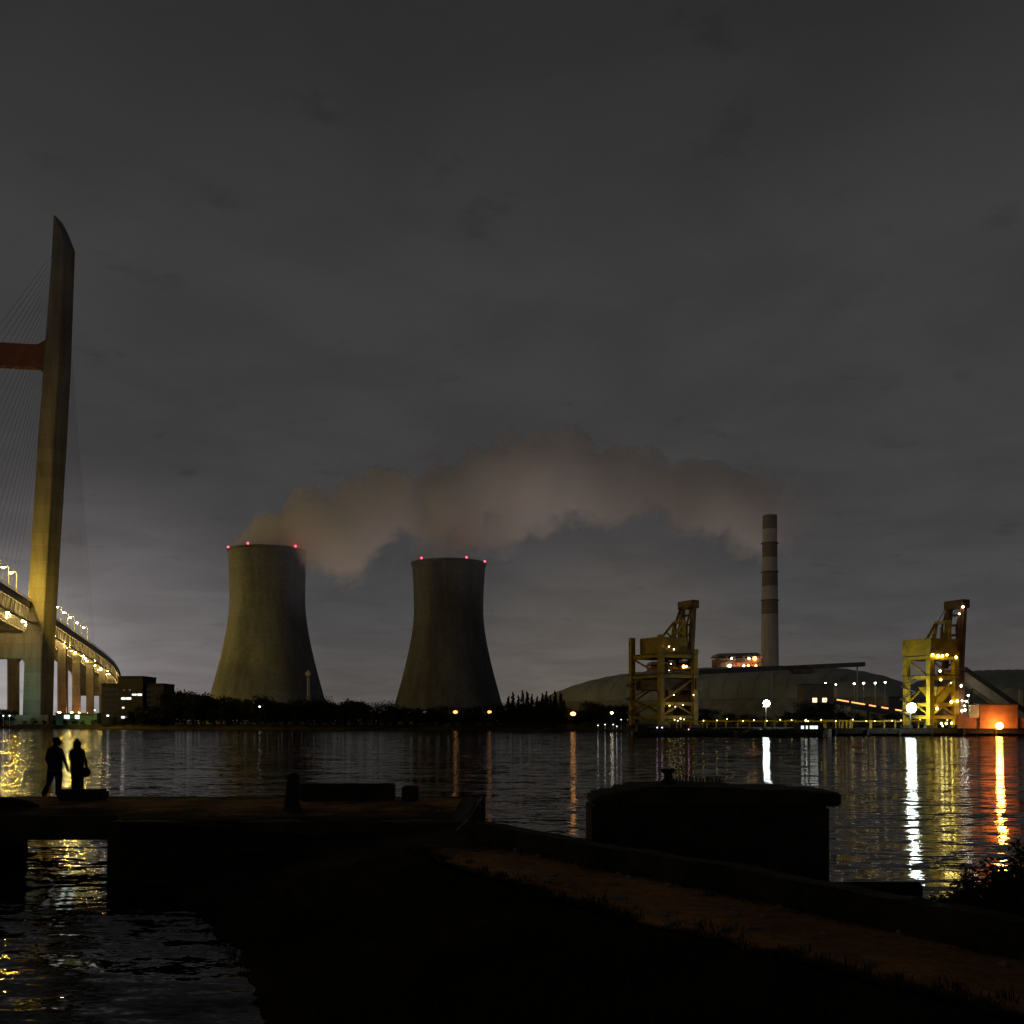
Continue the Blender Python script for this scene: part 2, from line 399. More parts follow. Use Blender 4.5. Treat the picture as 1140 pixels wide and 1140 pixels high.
leg_mesh(0).build('pylon_leg', M_conc_bridge, bridge, bevel=.25)
# second leg stands on the other side of the deck, mirrored
mm = leg_mesh(0); mid = XP(42, PY) - 23.5
mm.v = [(2 * mid - x, y - 10, z) for x, y, z in mm.v]; mm.build('pylon_leg', M_conc_bridge, bridge, bevel=.25)
def crossbeam(py0, py1, Yd, xr, xl, thick, mat):
    z0 = EYE + (HZ - py1) / F * Yd; z1 = EYE + (HZ - py0) / F * Yd; mb = MB()
    n = 14
    vs = []; fs = []
    for i in range(n + 1):
        q = i / n; x = xr + (xl - xr) * q; hz = max(0, 1 - min(q, 1 - q) / .08); fl = 4.0 * hz ** 2
        yy = Yd - 9 * q
        for (yy2, z) in ((yy - thick / 2, z0 - fl), (yy + thick / 2, z0 - fl), (yy + thick / 2, z1 + fl * .7), (yy - thick / 2, z1 + fl * .7)): vs.append((x, yy2, z))
    for i in range(n):
        for k in range(4): a, b = i * 4 + k, i * 4 + (k + 1) % 4; fs.append((a, b, b + 4, a + 4))
    fs += [(3, 2, 1, 0), (n * 4, n * 4 + 1, n * 4 + 2, n * 4 + 3)]
    mb.add(vs, fs); return mb
crossbeam(386, 411, PY + .6, XP(54, PY), 2 * mid - XP(54, PY), 4.6, None).build('cross_beam', surf('cross_beam_red_brown', (0.20, 0.085, 0.06), .8, .2, .2), bridge)
crossbeam(706, 734, PY + .6, XP(34, PY), 2 * mid - XP(34, PY), 5.4, None).build('cross_beam', M_conc_bridge, bridge)
a = P(18, 799, PY); MB().box(a.x, XP(64, PY), PY - 9, PY + 12, 1.2, EYE + (HZ - 796) / F * PY).build('pile_cap', M_conc_bridge, bridge, bevel=.3)
MB().box(2 * mid - XP(64, PY), 2 * mid - a.x, PY - 19, PY + 2, 1.2, 6.2).build('pile_cap', M_conc_bridge, bridge, bevel=.3)
# stay cables
def leg_at(py):
    return P({300: 68, 320: 67}.get(py, 74 - (py - 244) * .0506), py, PY)
for i in range(22):
    py = 268 + i * 5.4; top = Vector((XP(69.5 - (py - 268) * .066, PY), PY, EYE + (HZ - py) / F * PY)); dist = 205 - i * 8.2
    for s in (-1, 1):
        end = edge(PY + s * dist * .965) + TR * .9 + Vector((0, 0, .2))
        mb = MB().tube([top, end], .05, 5, False); mb.build('stay_cable', M_cable, bridge)
# approach piers
for yd in (523, 566, 614, 668, 730, 800):
    for u in (5.0, DW - 5.0):
        e = edge(yd) + TR * u; w = 2.3
        c = [e + AX * sa * w * .7 + TR * sb * w for sa, sb in ((-1, -1), (1, -1), (1, 1), (-1, 1))]
        MB().hexa([Vector((q.x, q.y, 1.5)) for q in c] + [Vector((q.x, q.y, e.z - 6.2)) for q in c]).build('pier', M_conc_bridge, bridge, bevel=.2)
    a = edge(yd) + TR * 1.5; b = edge(yd) + TR * (DW - 1.5); dz = Vector((0, 0, -4.8))
    MB().beam(a + dz, b + dz, 3.6, 2.8).build('pier_cap', M_conc_bridge, bridge)
for x0, yd in ((16, 492),):
    q = P(16, 760, yd); c = [(q.x + i * 1.9, q.y + j * 1.6) for i, j in ((-1, -1), (1, -1), (1, 1), (-1, 1))]
    MB().hexa([(x, y, 1.5) for x, y in c] + [(x, y, 33) for x, y in c]).build('pier', M_conc_bridge, bridge, bevel=.2)
    MB().hexa([(x, y, 33.005) for x, y in [(q.x - 2, q.y - 1.8), (q.x + 2, q.y - 1.8), (q.x + 2, q.y + 1.8), (q.x - 2, q.y + 1.8)]] + [(x, y, 36) for x, y in [(q.x - 4, q.y - 2), (q.x + 4, q.y - 2), (q.x + 4, q.y + 2), (q.x - 4, q.y + 2)]]).build('pier_cap', M_conc_bridge, bridge)
# lights slung under the far girder
y = 400
while y < 790:
    e = edge(y) + TR * random.uniform(3, 9) + Vector((0, 0, -8.0 + random.uniform(-1.6, 1.2))); bulb(e, .34 + random.random() * .25, E_truss, bridge); y += random.uniform(4, 12)
y = 790
while y < 1000:
    e = edge(y) + TR * 2 + Vector((0, 0, -4.4)); bulb(e, .4 + random.random() * .4, E_truss, bridge); y += 9
# street lamps standing on the deck
lampY = [341, 362, 383] + [404, 420, 434, 497, 520, 539, 560, 581, 605, 629]
lampY = sorted(set(lampY))
proto = None
for i, yd in enumerate(lampY):
    e = edge(yd) + TR * .9
    if proto is None:
        o = proto = lamp_post('street_lamp', 'tall pole lamp lit along the bridge deck edge', 'street lamp', e, 9.2, .72, E_span, -2.4, 'street lamps on the bridge deck', .16)
    else:
        o = copy_tree(proto); o.location = e
for yd in lampY:
    e = edge(yd + 9) + TR * (DW - .9)
    o = copy_tree(proto); o.location = e; o.rotation_euler = (0, 0, math.pi)
    o['label'] = 'lit pole lamp along the far edge of the bridge deck'
# flood lamps that wash the pylon (yellow from the deck, green from the pile cap)
def spot(loc, target, energy, col, ang, rad=.6, blend=.8):
    ld = bpy.data.lights.new('flood', 'SPOT'); ld.energy = energy; ld.color = col; ld.spot_size = R(ang); ld.spot_blend = blend; ld.shadow_soft_size = rad
    o = bpy.data.objects.new('flood', ld); COL.objects.link(o); o.location = loc
    o.rotation_euler = (Vector(target) - Vector(loc)).to_track_quat('-Z', 'Y').to_euler(); o.parent = bridge; return o
mid_leg = lambda py: P(74 - (py - 244) * .0506 - 5, py, PY)
spot((XP(20, PY), PY - 46, 63), mid_leg(600), 4500, (1.0, .74, .10), 95)
spot((XP(20, PY), PY - 26, 61), mid_leg(650), 700, (1.0, .74, .04), 60)
spot((XP(-10, PY), PY - 36, 7), mid_leg(760), 9000, (.35, 1.0, .78), 60)
spot((XP(14, PY), PY - 40, 100), P(20, 400, PY), 2200, (1.0, .42, .18), 50)

# ------------------------------------------------------------------ cooling towers
def tower(px, Yd, tp, hw_top, hw_thr, py_thr, hw_base, py_base, label, lights, mt):
    s = Yd / F; base_z = 2.0; H = EYE + (HZ - tp) * s - base_z
    zt = EYE + (HZ - py_thr) * s - base_z; zb = EYE + (HZ - py_base) * s - base_z
    rt, rr, rb = hw_thr * s, hw_top * s, hw_base * s
    def rad(z):
        if z >= zt: q = (z - zt) / (H - zt); return rt * math.sqrt(1 + ((rr / rt) ** 2 - 1) * q * q)
        q = (zt - z) / (zt - zb); return rt * math.sqrt(1 + ((rb / rt) ** 2 - 1) * q ** 1.75)
    t = thing('cooling_tower', label, 'cooling tower', (XP(px, Yd), Yd, base_z), group='concrete cooling towers')
    prof = [(rad(7 + (H - 7) * i / 40), 7 + (H - 7) * i / 40) for i in range(41)]
    prof += [(prof[-1][0] + .45, H - .8), (prof[-1][0] + .45, H + .2), (prof[-1][0] - .5, H + .2)] + [(rad(z) - .7, z) for z in [7 + (H - 7.5) * i / 20 for i in range(20, -1, -1)]]
    prof.append(prof[0])
    MB().lathe(prof, 96).build('shell', mt, t, smooth=True)
    mb = MB(); r0 = rad(7) - .3; r1 = rad(0) + .5
    for k in range(36):
        a0 = 2 * math.pi * k / 36; a1 = a0 + math.pi / 36; a2 = a0 - math.pi / 36
        for q in (a1, a2): mb.beam((r1 * math.cos(a0), r1 * math.sin(a0), 0), (r0 * math.cos(q), r0 * math.sin(q), 7.2), .8)
    mb.build('support_strut', M_tower, t)
    MB().lathe([(r1 + 1.2, -.5), (r1 + 1.2, 1.2), (r1 - .9, 1.2), (r1 - .9, -.5), (r1 + 1.2, -.5)], 64).build('basin', M_tower, t)
    rr2 = rad(H) + .1
    for lp in lights:
        c = max(-1, min(1, (lp - px) * s / rr2)); a = math.acos(c)
        back = lp in (287, 472, 521)
        v = ((rr2) * math.cos(a), (rr2) * math.sin(a) * -1, H + .9)
        b = bulb(v, .46, E_red, t, 'warning_light')
    return t, H, rad
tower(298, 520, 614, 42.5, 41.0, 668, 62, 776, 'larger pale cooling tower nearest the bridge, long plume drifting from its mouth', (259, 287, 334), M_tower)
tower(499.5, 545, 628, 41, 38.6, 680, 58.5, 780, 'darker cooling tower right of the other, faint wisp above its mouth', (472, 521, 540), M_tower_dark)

# ------------------------------------------------------------------ chimney
cy = 470; sc_ = cy / F
t = thing('chimney', 'tall chimney with red and white painted bands', 'chimney', (XP(857, cy), cy, 2))
Hc = EYE + (HZ - 574) * sc_ - 2
def crad(z): return (10.6 - 2.9 * (z / Hc)) * sc_
bands = [574, 589.5, 605, 621, 637, 653, 668.5, 684, 800]
mb = MB().lathe([(crad(Hc * k / 24), Hc * k / 24) for k in range(25)] + [(crad(Hc) - .8, Hc + .3), (crad(Hc) - .8, Hc - 6)], 40); mb.build('shaft', M_white, t)
for i in range(0, 8, 2):
    z1 = EYE + (HZ - bands[i]) * sc_ - 2; z0 = EYE + (HZ - bands[i + 1]) * sc_ - 2
    MB().lathe([(crad(z0) - .1, z0)] + [(crad(z0 + (z1 - z0) * k / 4) + .03, z0 + (z1 - z0) * k / 4) for k in range(5)] + [(crad(z1) - .1, z1)], 40).build('red_band', M_red, t)
for z in (bands[2], bands[4], bands[6]):
    zz = EYE + (HZ - z) * sc_ - 2; r = crad(zz)
    MB().lathe([(r + .05, zz - .12), (r + .55, zz - .12), (r + .55, zz + .12), (r + .05, zz + .12), (r + .05, zz - .12)], 32).build('platform', M_darksteel, t)

# ------------------------------------------------------------------ steam
def plume(name, label, s, Yd, x0, table, wdep, dens, fade):
    """body of steam: local x along the wind, z up; the medium thins out to nothing inside the hull"""
    org = P(x0, 613, Yd); mt = new_mat(name + '_medium'); Lx = (table[-1][0] - x0) * s
    tcn = N('ShaderNodeTexCoord'); pos = tcn.outputs['Object']
    nz = N('ShaderNodeTexNoise'); L(pos, nz.inputs['Vector']); setin(nz, Scale=.035, Detail=3, Roughness=.55)
    off = vecmath('SUBTRACT', nz.outputs['Color'], (.5, .5, .5))
    nz2 = N('ShaderNodeTexNoise'); L(pos, nz2.inputs['Vector']); setin(nz2, Scale=.10, Detail=4, Roughness=.6)
    sx0 = N('ShaderNodeSeparateXYZ'); L(pos, sx0.inputs[0]); wf = maprange(sx0.outputs[0], 5, 75, .15, 1.0)   # steam leaves the rim in a solid body and breaks up downwind
    wv = vecmath('ADD', scale_col(off, 20.0), scale_col(vecmath('SUBTRACT', nz2.outputs['Color'], (.5, .5, .5)), 9.0))
    wp = vecmath('ADD', pos, scale_col(wv, wf))
    sp = N('ShaderNodeSeparateXYZ'); L(wp, sp.inputs[0]); x, y, z = sp.outputs
    st = []
    for i, (px, tp, bt, dn) in enumerate(table):
        c = (613 - (tp + bt) / 2) * s; hh = max(1.0, (bt - tp) / 2 * s)
        st.append((max(0, min(1, (px - x0) * s / Lx)), ((c + 100) / 200, hh / 100, dn)))
    rc = ramp(math_n('DIVIDE', x, Lx, clamp=True), st)
    sr = N('ShaderNodeSeparateColor'); L(rc, sr.inputs[0]); c = math_n('SUBTRACT', math_n('MULTIPLY', sr.outputs[0], 200), 100); hh = math_n('MULTIPLY', sr.outputs[1], 100); dn = sr.outputs[2]
    u = math_n('DIVIDE', math_n('SUBTRACT', z, c), hh)
    v = math_n('DIVIDE', y, math_n('MULTIPLY', hh, wdep))
    dd = math_n('SUBTRACT', 1.0, math_n('ADD', math_n('MULTIPLY', u, u), math_n('MULTIPLY', v, v)))
    fb = N('ShaderNodeTexNoise'); L(pos, fb.inputs['Vector']); setin(fb, Scale=.055, Detail=5, Roughness=.62, Distortion=.4)
    dd = math_n('ADD', math_n('ADD', dd, .02), math_n('MULTIPLY', math_n('SUBTRACT', fb.outputs['Fac'], .5), 2.2))
    vo = N('ShaderNodeTexVoronoi'); vo.feature = 'F1'; L(wp, vo.inputs['Vector']); vo.inputs['Scale'].default_value = .052
    dd = math_n('ADD', math_n('ADD', dd, math_n('MULTIPLY', math_n('SUBTRACT', .44, vo.outputs['Distance']), 1.5)), maprange(sx0.outputs[0], 0, 60, .35, 0))
    # crisp billows above, ragged thin skirt below
    k = maprange(u, -.9, .3, 1.0, 5.0)
    den = math_n('MULTIPLY', math_n('MULTIPLY', dd, k), dn, clamp=True)
    den = math_n('MULTIPLY', den, math_n('MULTIPLY', maprange(x, Lx * fade, Lx * .98, 1, 0), dens))
    sc = N('ShaderNodeVolumePrincipled'); sc.inputs['Color'].default_value = (.995, .99, .985, 1); L(den, sc.inputs['Density']); sc.inputs['Anisotropy'].default_value = .0
    o = N('ShaderNodeOutputMaterial'); L(sc.outputs[0], o.inputs['Volume'])
    # hull
    mb = MB(); n = 20; rings = []
    for (px, tp, bt, dn_) in table:
        c_ = (613 - (tp + bt) / 2) * s; hh_ = (bt - tp) / 2 * s * 1.25 + 4
        rings.append([((px - x0) * s, hh_ * wdep * math.cos(2 * math.pi * q / n), c_ + hh_ * math.sin(2 * math.pi * q / n)) for q in range(n)])
    for r in rings: mb.v += r
    for i in range(len(rings) - 1):
        for q in range(n): a, b = i * n + q, i * n + (q + 1) % n; mb.f.append((a, b, b + n, a + n))
    mb.f += [tuple(range(n))[::-1], tuple(range(len(rings) * n - n, len(rings) * n))]
    ob = mb.build(name, mt, loc=org); mt.cycles.volume_step_rate = .17
    try: mt.volume_intersection_method = 'ACCURATE'
    except Exception: pass
    return tag(ob, label, 'steam', kind='stuff')
T1 = [(254, 606, 614, .7), (262, 598, 615, .9), (275, 588, 616, 1), (290, 574, 617, 1), (310, 562, 621, 1), (330, 554, 632, 1), (350, 546, 648, 1), (375, 540, 654, 1), (405, 532, 646, 1), (440, 518, 634, 1), (480, 510, 614, 1),
      (520, 504, 612, 1), (560, 496, 612, 1), (600, 487, 602, 1), (640, 473, 594, 1), (680, 486, 588, 1), (720, 503, 584, .9), (760, 514, 594, .85), (800, 518, 612, .75), (850, 516, 630, .5), (895, 526, 612, .3), (940, 538, 600, .12)]
plume('steam_plume', 'long pale steam plume streaming right from the larger cooling tower', .4727, 520, 254, T1, .8, .085, .80)
T2 = [(458, 622, 627, .5), (466, 608, 627, .5), (485, 594, 627, .5), (515, 584, 627, .45), (545, 578, 622, .4), (580, 574, 612, .4), (620, 572, 604, .3), (660, 572, 598, .2)]
plume('steam_wisp', 'thin steam wisp rising from the darker cooling tower into the long plume', .4955, 545, 458, T2, .7, .05, .6)

# unseen floodlights added in the plant yard to brighten the steam
for i, (px, Yd, tx, ty, en, ang) in enumerate(((392, 470, 372, 590, .8, 50), (418, 560, 400, 590, .8, 60), (455, 590, 470, 560, .8, 70), (575, 455, 545, 545, 1.1, 52), (600, 575, 590, 540, .9, 70), (640, 450, 640, 525, 1.2, 55), (690, 585, 700, 540, .9, 70), (735, 440, 745, 545, 1.1, 55), (800, 440, 810, 560, 1.2, 55), (830, 500, 835, 560, 1.3, 50), (885, 560, 860, 565, .9, 50))):
    q = P(px, 790, Yd); t = thing('added_floodlight', 'added unseen floodlight behind the tree line brightening the steam', 'floodlight', (q.x, Yd, 2), group='added floodlights in the plant yard')
    MB().tube([(0, 0, 0), (0, 0, 5.6)], [.16, .12], 8).build('pole', M_darksteel, t); MB().box(-.5, .5, -.35, .35, 5.61, 6.0).build('housing', M_darksteel, t, bevel=.04)
    ld = bpy.data.lights.new('flood', 'SPOT'); ld.energy = STEAM_FILL * en; ld.color = (1.0, .79, .72); ld.spot_size = R(ang); ld.spot_blend = 1.0; ld.shadow_soft_size = .5
    o = bpy.data.objects.new('flood', ld); COL.objects.link(o); o.location = (q.x, Yd, 8.2); o.rotation_euler = (P(tx, ty, 522) - Vector((q.x, Yd, 8.2))).to_track_quat('-Z', 'Y').to_euler()

# ------------------------------------------------------------------ coal sheds
def shed(name, label, cx, cy_, a, b, wall, rise, rz, group):
    t = thing(name, label, 'storage shed', (cx, cy_, 2), rz, group)
    nx, ny = 60, 16; mb = MB()
    for i in range(nx + 1):
        q = -math.cos(math.pi * i / nx); q = math.copysign(abs(q) ** .8, q); g = max(0.0, 1 - abs(q) ** 3.2) ** .55
        for k in range(ny + 1):
            th = math.pi * k / ny; mb.v.append((a * q, -b * math.cos(th), wall + rise * g * math.sin(th) ** .8 + (0 if 0 < k < ny else 0)))
    for i in range(nx):
        for k in range(ny): p_ = i * (ny + 1) + k; mb.f.append((p_, p_ + 1, p_ + ny + 2, p_ + ny + 1))
    mb.build('roof', M_shed, t, smooth=True)
    MB().box(-a + .3, a - .3, -b + .3, b - .3, -.5, wall - .01).build('wall', M_wallgrey, t)
    r = MB()
    for i in range(1, 24):
        q = -1 + 2 * i / 24; g = max(0.0, 1 - abs(q) ** 3.2) ** .55
        pts = [(a * q, -b * math.cos(math.pi * k / ny), wall + rise * g * math.sin(math.pi * k / ny) ** .8 + .04) for k in range(0, ny + 1)]
        for u, v in zip(pts, pts[1:]): r.beam(u, v, .22, .22)
    r.build('roof_seam', M_shed, t)
    return t
# long shed lies oblique to the river: left end farther off
l_, r_ = P(646, 780, 395), P(1030, 780, 314); c_ = (l_ + r_) / 2; v_ = r_ - l_
shed('storage_shed', 'long rounded grey storage shed stretching between the two yellow cranes', c_.x, c_.y + 14, v_.xy.length / 2 + 2, 26, 9.0, 12.4, math.atan2(v_.y, v_.x), 'rounded coal sheds')
shed('storage_shed', 'rounded dark shed roof behind the sloping conveyor at the right edge', XP(1130, 330), 330, 36, 22, 9, 9.5, -.2, 'rounded coal sheds')
# ridge conveyor along the long shed
a, b = P(771, 748.5, 300), P(962, 739.5, 300)
t = thing('conveyor_gallery', 'thin straight conveyor gallery running along the long shed roof', 'conveyor')
MB().beam(a, b, 2.2, 1.3).build('gallery', M_darksteel, t)
for q in (.04, .46, .96):
    p_ = a.lerp(b, q); MB().beam((p_.x, p_.y, 2), (p_.x, p_.y, p_.z - .66), .35).build('trestle', M_shed, t)
p_ = a.lerp(b, .63); MB().box(p_.x - 3, p_.x + 3, p_.y - 2.5, p_.y + 2.5, p_.z - 1.9, p_.z - .67).build('transfer_house', M_darksteel, t)

# ------------------------------------------------------------------ orange lit boiler houses
def boiler(label, px0, px1, py0, py1, Yd, nl, seed):
    rnd = random.Random(seed); a, b = XP(px0, Yd), XP(px1, Yd); z1 = EYE + (HZ - py0) / F * Yd; dpt = 16.0
    t = thing('boiler_house', label, 'boiler house', ((a + b) / 2, Yd, 2), group='orange lit boiler houses')
    w = (b - a) / 2; H = z1 - 2
    MB().box(-w * .93, w * .93, 2, dpt, 0, H - 2.5).build('wall', surf('boiler_cladding', (.30, .20, .16), .8, .3, .3), t)
    r = MB(); r.add([(-w, 0, H - 1.8), (w, 0, H - 1.8), (w, dpt, H - 1.8), (-w, dpt, H - 1.8), (-w * .9, 3, H - .4), (w * .9, 3, H), (w * .9, dpt, H), (-w * .9, dpt, H - .4)], [(3, 2, 1, 0), (4, 5, 6, 7), (0, 1, 5, 4), (1, 2, 6, 5), (2, 3, 7, 6), (3, 0, 4, 7)]); r.build('roof', M_steel, t)
    f = MB()
    for i in range(6):
        x = -w + 2 * w * i / 5; f.beam((x, 0, 0), (x, 0, H - 1.8), .5)
    k = 0; z = 6
    while z < H - 2:
        f.beam((-w, -.3, z), (w, -.3, z), .4, .35); f.box(-w, w, -.05, 1.98, z + .2, z + .35); z += 4.2
    f.build('steel_frame', surf('rust_primer_steel', (.42, .25, .17), .7, .3, .4), t)
    for i in range(nl):
        zz = H - 2.6 - rnd.choice((0.2, 3.4, 5.2, 6.6)); bulb((rnd.uniform(-w * .95, w * .95), -.6, zz), rnd.uniform(.4, .72), E_org if rnd.random() < .75 else E_warm, t)
    return t
boiler('orange lit boiler house at the foot of the banded chimney', 799, 848, 726, 750, 430, 16, 3)
boiler('orange lit boiler house seen through the left crane', 724, 769, 735, 756, 430, 10, 5)

# ------------------------------------------------------------------ quay with yellow frames
def wx(px, Yd): return XP(px, Yd)
QY = 236
quay = thing('quay', 'long dark unloading quay under the two yellow cranes', 'quay', (0, 0, 0))
qa, qb = wx(700, QY + 6), wx(1500, QY - 8)
MB().box(qa, qb, QY - 6, QY + 16, .55, 1.75).build('deck', M_darkconc, quay)
mb = MB()
for i in range(44):
    x = qa + 2 + i * (qb - qa - 4) / 43; mb.tube([(x, QY - 4.6, -2), (x, QY - 4.6, .54)], .55, 8); mb.tube([(x, QY + 6, -2), (x, QY + 6, .54)], .55, 8)
mb.build('pile', M_darkconc, quay)
mb = MB()
for i in range(0, 44, 2):
    x = qa + 2 + i * (qb - qa - 4) / 43; mb.box(x - .25, x + .25, QY - 6.5, QY - 6.005, .1, 1.6)
mb.build('fender', M_hull, quay)
rack = thing('pipe_rack', 'low yellow pipe rack of small portal frames along the quay', 'pipe rack', (0, 0, 0))
z0 = 1.755; zt = 3.35
fr = [(745, 753), (758, 768), (782, 787), (797, 808), (821, 834), (851, 862), (874, 886), (896, 905), (914, 917), (919, 930), (934, 937), (938, 942), (946, 948), (968, 969.5), (984, 996), (1010, 1022), (1030, 1042)]
ry = QY - 1
MB().beam((wx(742, ry), ry, zt), (wx(1058, ry), ry, zt), .22, .2).build('pipe', M_yellow, rack)
MB().beam((wx(742, ry), ry + 1.2, zt + .1), (wx(1058, ry), ry + 1.2, zt + .1), .3, .22).build('pipe', M_yellow, rack)
for a, b in fr:
    mb = MB(); xa, xb = wx(a, ry), wx(b, ry)
    for x in (xa, xb): mb.beam((x, ry - .25, z0), (x, ry - .25, zt + .1), .28)
    mb.beam((xa - .14, ry - .25, zt + .24), (xb + .14, ry - .25, zt + .24), .3, .27)
    mb.build('portal_frame', M_yellow, rack)
for px in range(748, 1050, 15):
    bulb((wx(px + random.uniform(-4, 4), ry), ry - 1.6, 3.6 + random.uniform(-.2, .3)), .10, E_rack, rack)

# ------------------------------------------------------------------ cranes
def crane(label, px, Yd, rz, H, paint, seed, lit, tall=True, hx=5.15, hy=5.7, bo=1.6):
    rnd = random.Random(seed)
    t = thing('unloading_crane', label, 'crane', (XP(px, Yd), Yd, 1.755), rz, 'yellow ship unloading cranes')
    s = H / 22.5
    tops = {}
    for ix, iy in ((-1, -1), (1, -1), (1, 1), (-1, 1)):
        mb = MB(); z1 = (H if tall else H * .8) if ix < 0 else H * .86
        mb.beam((ix * hx, iy * hy, .75), (ix * hx, iy * hy, z1), 1.25, 1.1)
        mb.build('leg', paint, t)
        mb = MB(); mb.box(ix * hx - 1.5, ix * hx + 1.5, iy * hy - .45, iy * hy + .45, .12, .745)
        for q in (-1.1, -.4, .4, 1.1): mb.tube([(ix * hx + q, iy * hy - .2, .2), (ix * hx + q, iy * hy + .2, .2)], .2, 10)
        mb.build('bogie', M_darksteel, t)
    mb = MB()
    for z in (2.6, 5.9 * s, 12.6 * s, 17.5 * s):
        for iy in (-1, 1): mb.beam((-hx + .63, iy * hy, z), (hx - .63, iy * hy, z), .7, .8)
        for ix in (-1, 1): mb.beam((ix * hx, -hy + .56, z), (ix * hx, hy - .56, z), .7, .8)
    mb.build('portal_beam', paint, t)
    mb = MB()
    for iy in (-1, 1):
        mb.beam((-hx + .5, iy * hy, 6.5 * s), (hx - .3, iy * hy, 12.2 * s), .42); mb.beam((hx - .5, iy * hy, 3.1), (0, iy * hy, 5.4 * s), .42); mb.beam((-hx + .5, iy * hy, 3.1), (0, iy * hy, 5.4 * s), .42)
    for ix in (-1, 1):
        mb.beam((ix * hx, -hy + .5, 12.9 * s), (ix * hx, hy - .5, 17.1 * s), .38); mb.beam((ix * hx, -hy + .4, 3.1), (ix * hx, 0, 5.4 * s), .38); mb.beam((ix * hx, hy - .4, 3.1), (ix * hx, 0, 5.4 * s), .38)
    mb.build('brace', paint, t)
    # machinery house
    (MB().box(-hx + 1.0, hx - .8, -3.9, 3.9, H - 4.2, H - .25) if tall else MB().box(-hx - .7, hx - .1, -hy - .9, hy + .8, H - 4.0, H - .25)).build('machinery_house', paint, t, bevel=.12)
    mb = MB(); mb.box(-hx - .8, hx + .8, -hy - .8, hy + .8, 12.98 * s + .05, 12.98 * s + .25); mb.box(-hx - .6, hx + .6, -hy - .6, hy + .6, 17.9 * s + .05, 17.9 * s + .22); mb.build('walkway', M_darksteel, t)
    mb = MB()
    for z in (13.2 * s, 18.1 * s):
        for w in (.55, 1.1):
            mb.beam((-hx - .7, -hy - .7, z + w), (hx + .7, -hy - .7, z + w), .07); mb.beam((hx + .7, -hy - .7, z + w), (hx + .7, hy + .7, z + w), .07)
        for k in range(9): x = -hx - .7 + k * (2 * hx + 1.4) / 8; mb.beam((x, -hy - .7, z), (x, -hy - .7, z + 1.1), .07)
    mb.build('railing', paint, t)
    # A-frame
    mb = MB(); ax = hx + .2; az = H + 4.0
    for iy in (-1, 1):
        mb.beam((hx - .6, iy * 2.6, H * .86), (ax - .2, iy * 1.9, az), .6); mb.beam((1.2, iy * 2.6, H - .3), (ax - .6, iy * 1.9, az - .2), .5)
        mb.beam((hx - .3, iy * 2.4, H + .2), (3.2, iy * 2.4, H + 1.4), .35)
    mb.beam((ax - .2, -2.2, az), (ax - .2, 2.2, az), .7); mb.build('a_frame', paint, t)
    # raised boom: two girders, cross ties
    root, tip = Vector((hx + bo, 0, 15.3 * s)), Vector((hx + bo + 1.3, 0, H + 9.0))
    mb = MB()
    for iy in (-1, 1):
        mb.beam(root + Vector((0, iy * 2.3, 0)), tip + Vector((0, iy * 2.0, 0)), 1.0, 1.25)
        q = root.lerp(tip, .62); mb.beam(q + Vector((-1.9, iy * 2.2, 0)), root.lerp(tip, .1) + Vector((-1.3, iy * 2.4, 0)), .5)
        mb.beam(q + Vector((-1.9, iy * 2.2, 0)), tip + Vector((-.8, iy * 2.0, -1)), .35)
    for k in range(7):
        q = root.lerp(tip, .05 + k * .15); mb.beam(q + Vector((0, -2.1, 0)), q + Vector((0, 2.1, 0)), .5)
    mb.build('boom', M_brown, t)
    MB().box(tip.x - 1.1, tip.x + 1.1, -2.9, 2.9, tip.z - 1.6, tip.z + .4).build('boom_head', M_brown, t, bevel=.1)
    mb = MB().tube([(ax - .2, -1.7, az), tip + Vector((-.9, -1.9, -.6))], .09, 5); mb.tube([(ax - .2, 1.7, az), tip + Vector((-.9, 1.9, -.6))], .09, 5); mb.build('hoist_rope', M_darksteel, t)
    # hopper between the legs
    mb = MB(); c = (1.9, 0)
    mb.hexa([(c[0] - .9, -.9, 6.4 * s), (c[0] + .9, -.9, 6.4 * s), (c[0] + .9, .9, 6.4 * s), (c[0] - .9, .9, 6.4 * s), (c[0] - 2.7, -3, 10.4 * s), (c[0] + 2.4, -3, 10.4 * s), (c[0] + 2.4, 3, 10.4 * s), (c[0] - 2.7, 3, 10.4 * s)]); mb.build('hopper', paint, t)
    MB().box(hx - .2, hx + 2.2, -hy - .8, -hy + 2.4, 9.4 * s, 12.2 * s).build('operator_cab', M_brown, t, bevel=.1)
    mb = MB(); mb.box(hx + .66, hx + bo + 1.2, -hy * .7, hy * .6, 2.2, 14.8 * s); mb.build('elevator_tower', M_brown, t, bevel=.1)
    mb = MB()
    for k in range(6):
        z = 2.2 + k * (10.4 * s - 2) / 5; z2 = z + (10.4 * s - 2) / 5; y0_, y1_ = (hy + .9, -hy * .1) if k % 2 else (-hy * .1, hy + .9); mb.beam((-hx - 1.1, y0_, z), (-hx - 1.1, y1_, z2), .16, .3)
    mb.build('stair', M_darksteel, t)
    if tall:
        MB().box(-hx + .7, hx - .7, -hy + .9, hy - .6, 9.3 * s, 12.1 * s).build('transfer_floor', M_brown, t, bevel=.1)
    for (x, y, z, r, mt) in lit: bulb((x * hx / 5.15, y * hy / 5.7, z * s), r, mt, t)
    return t
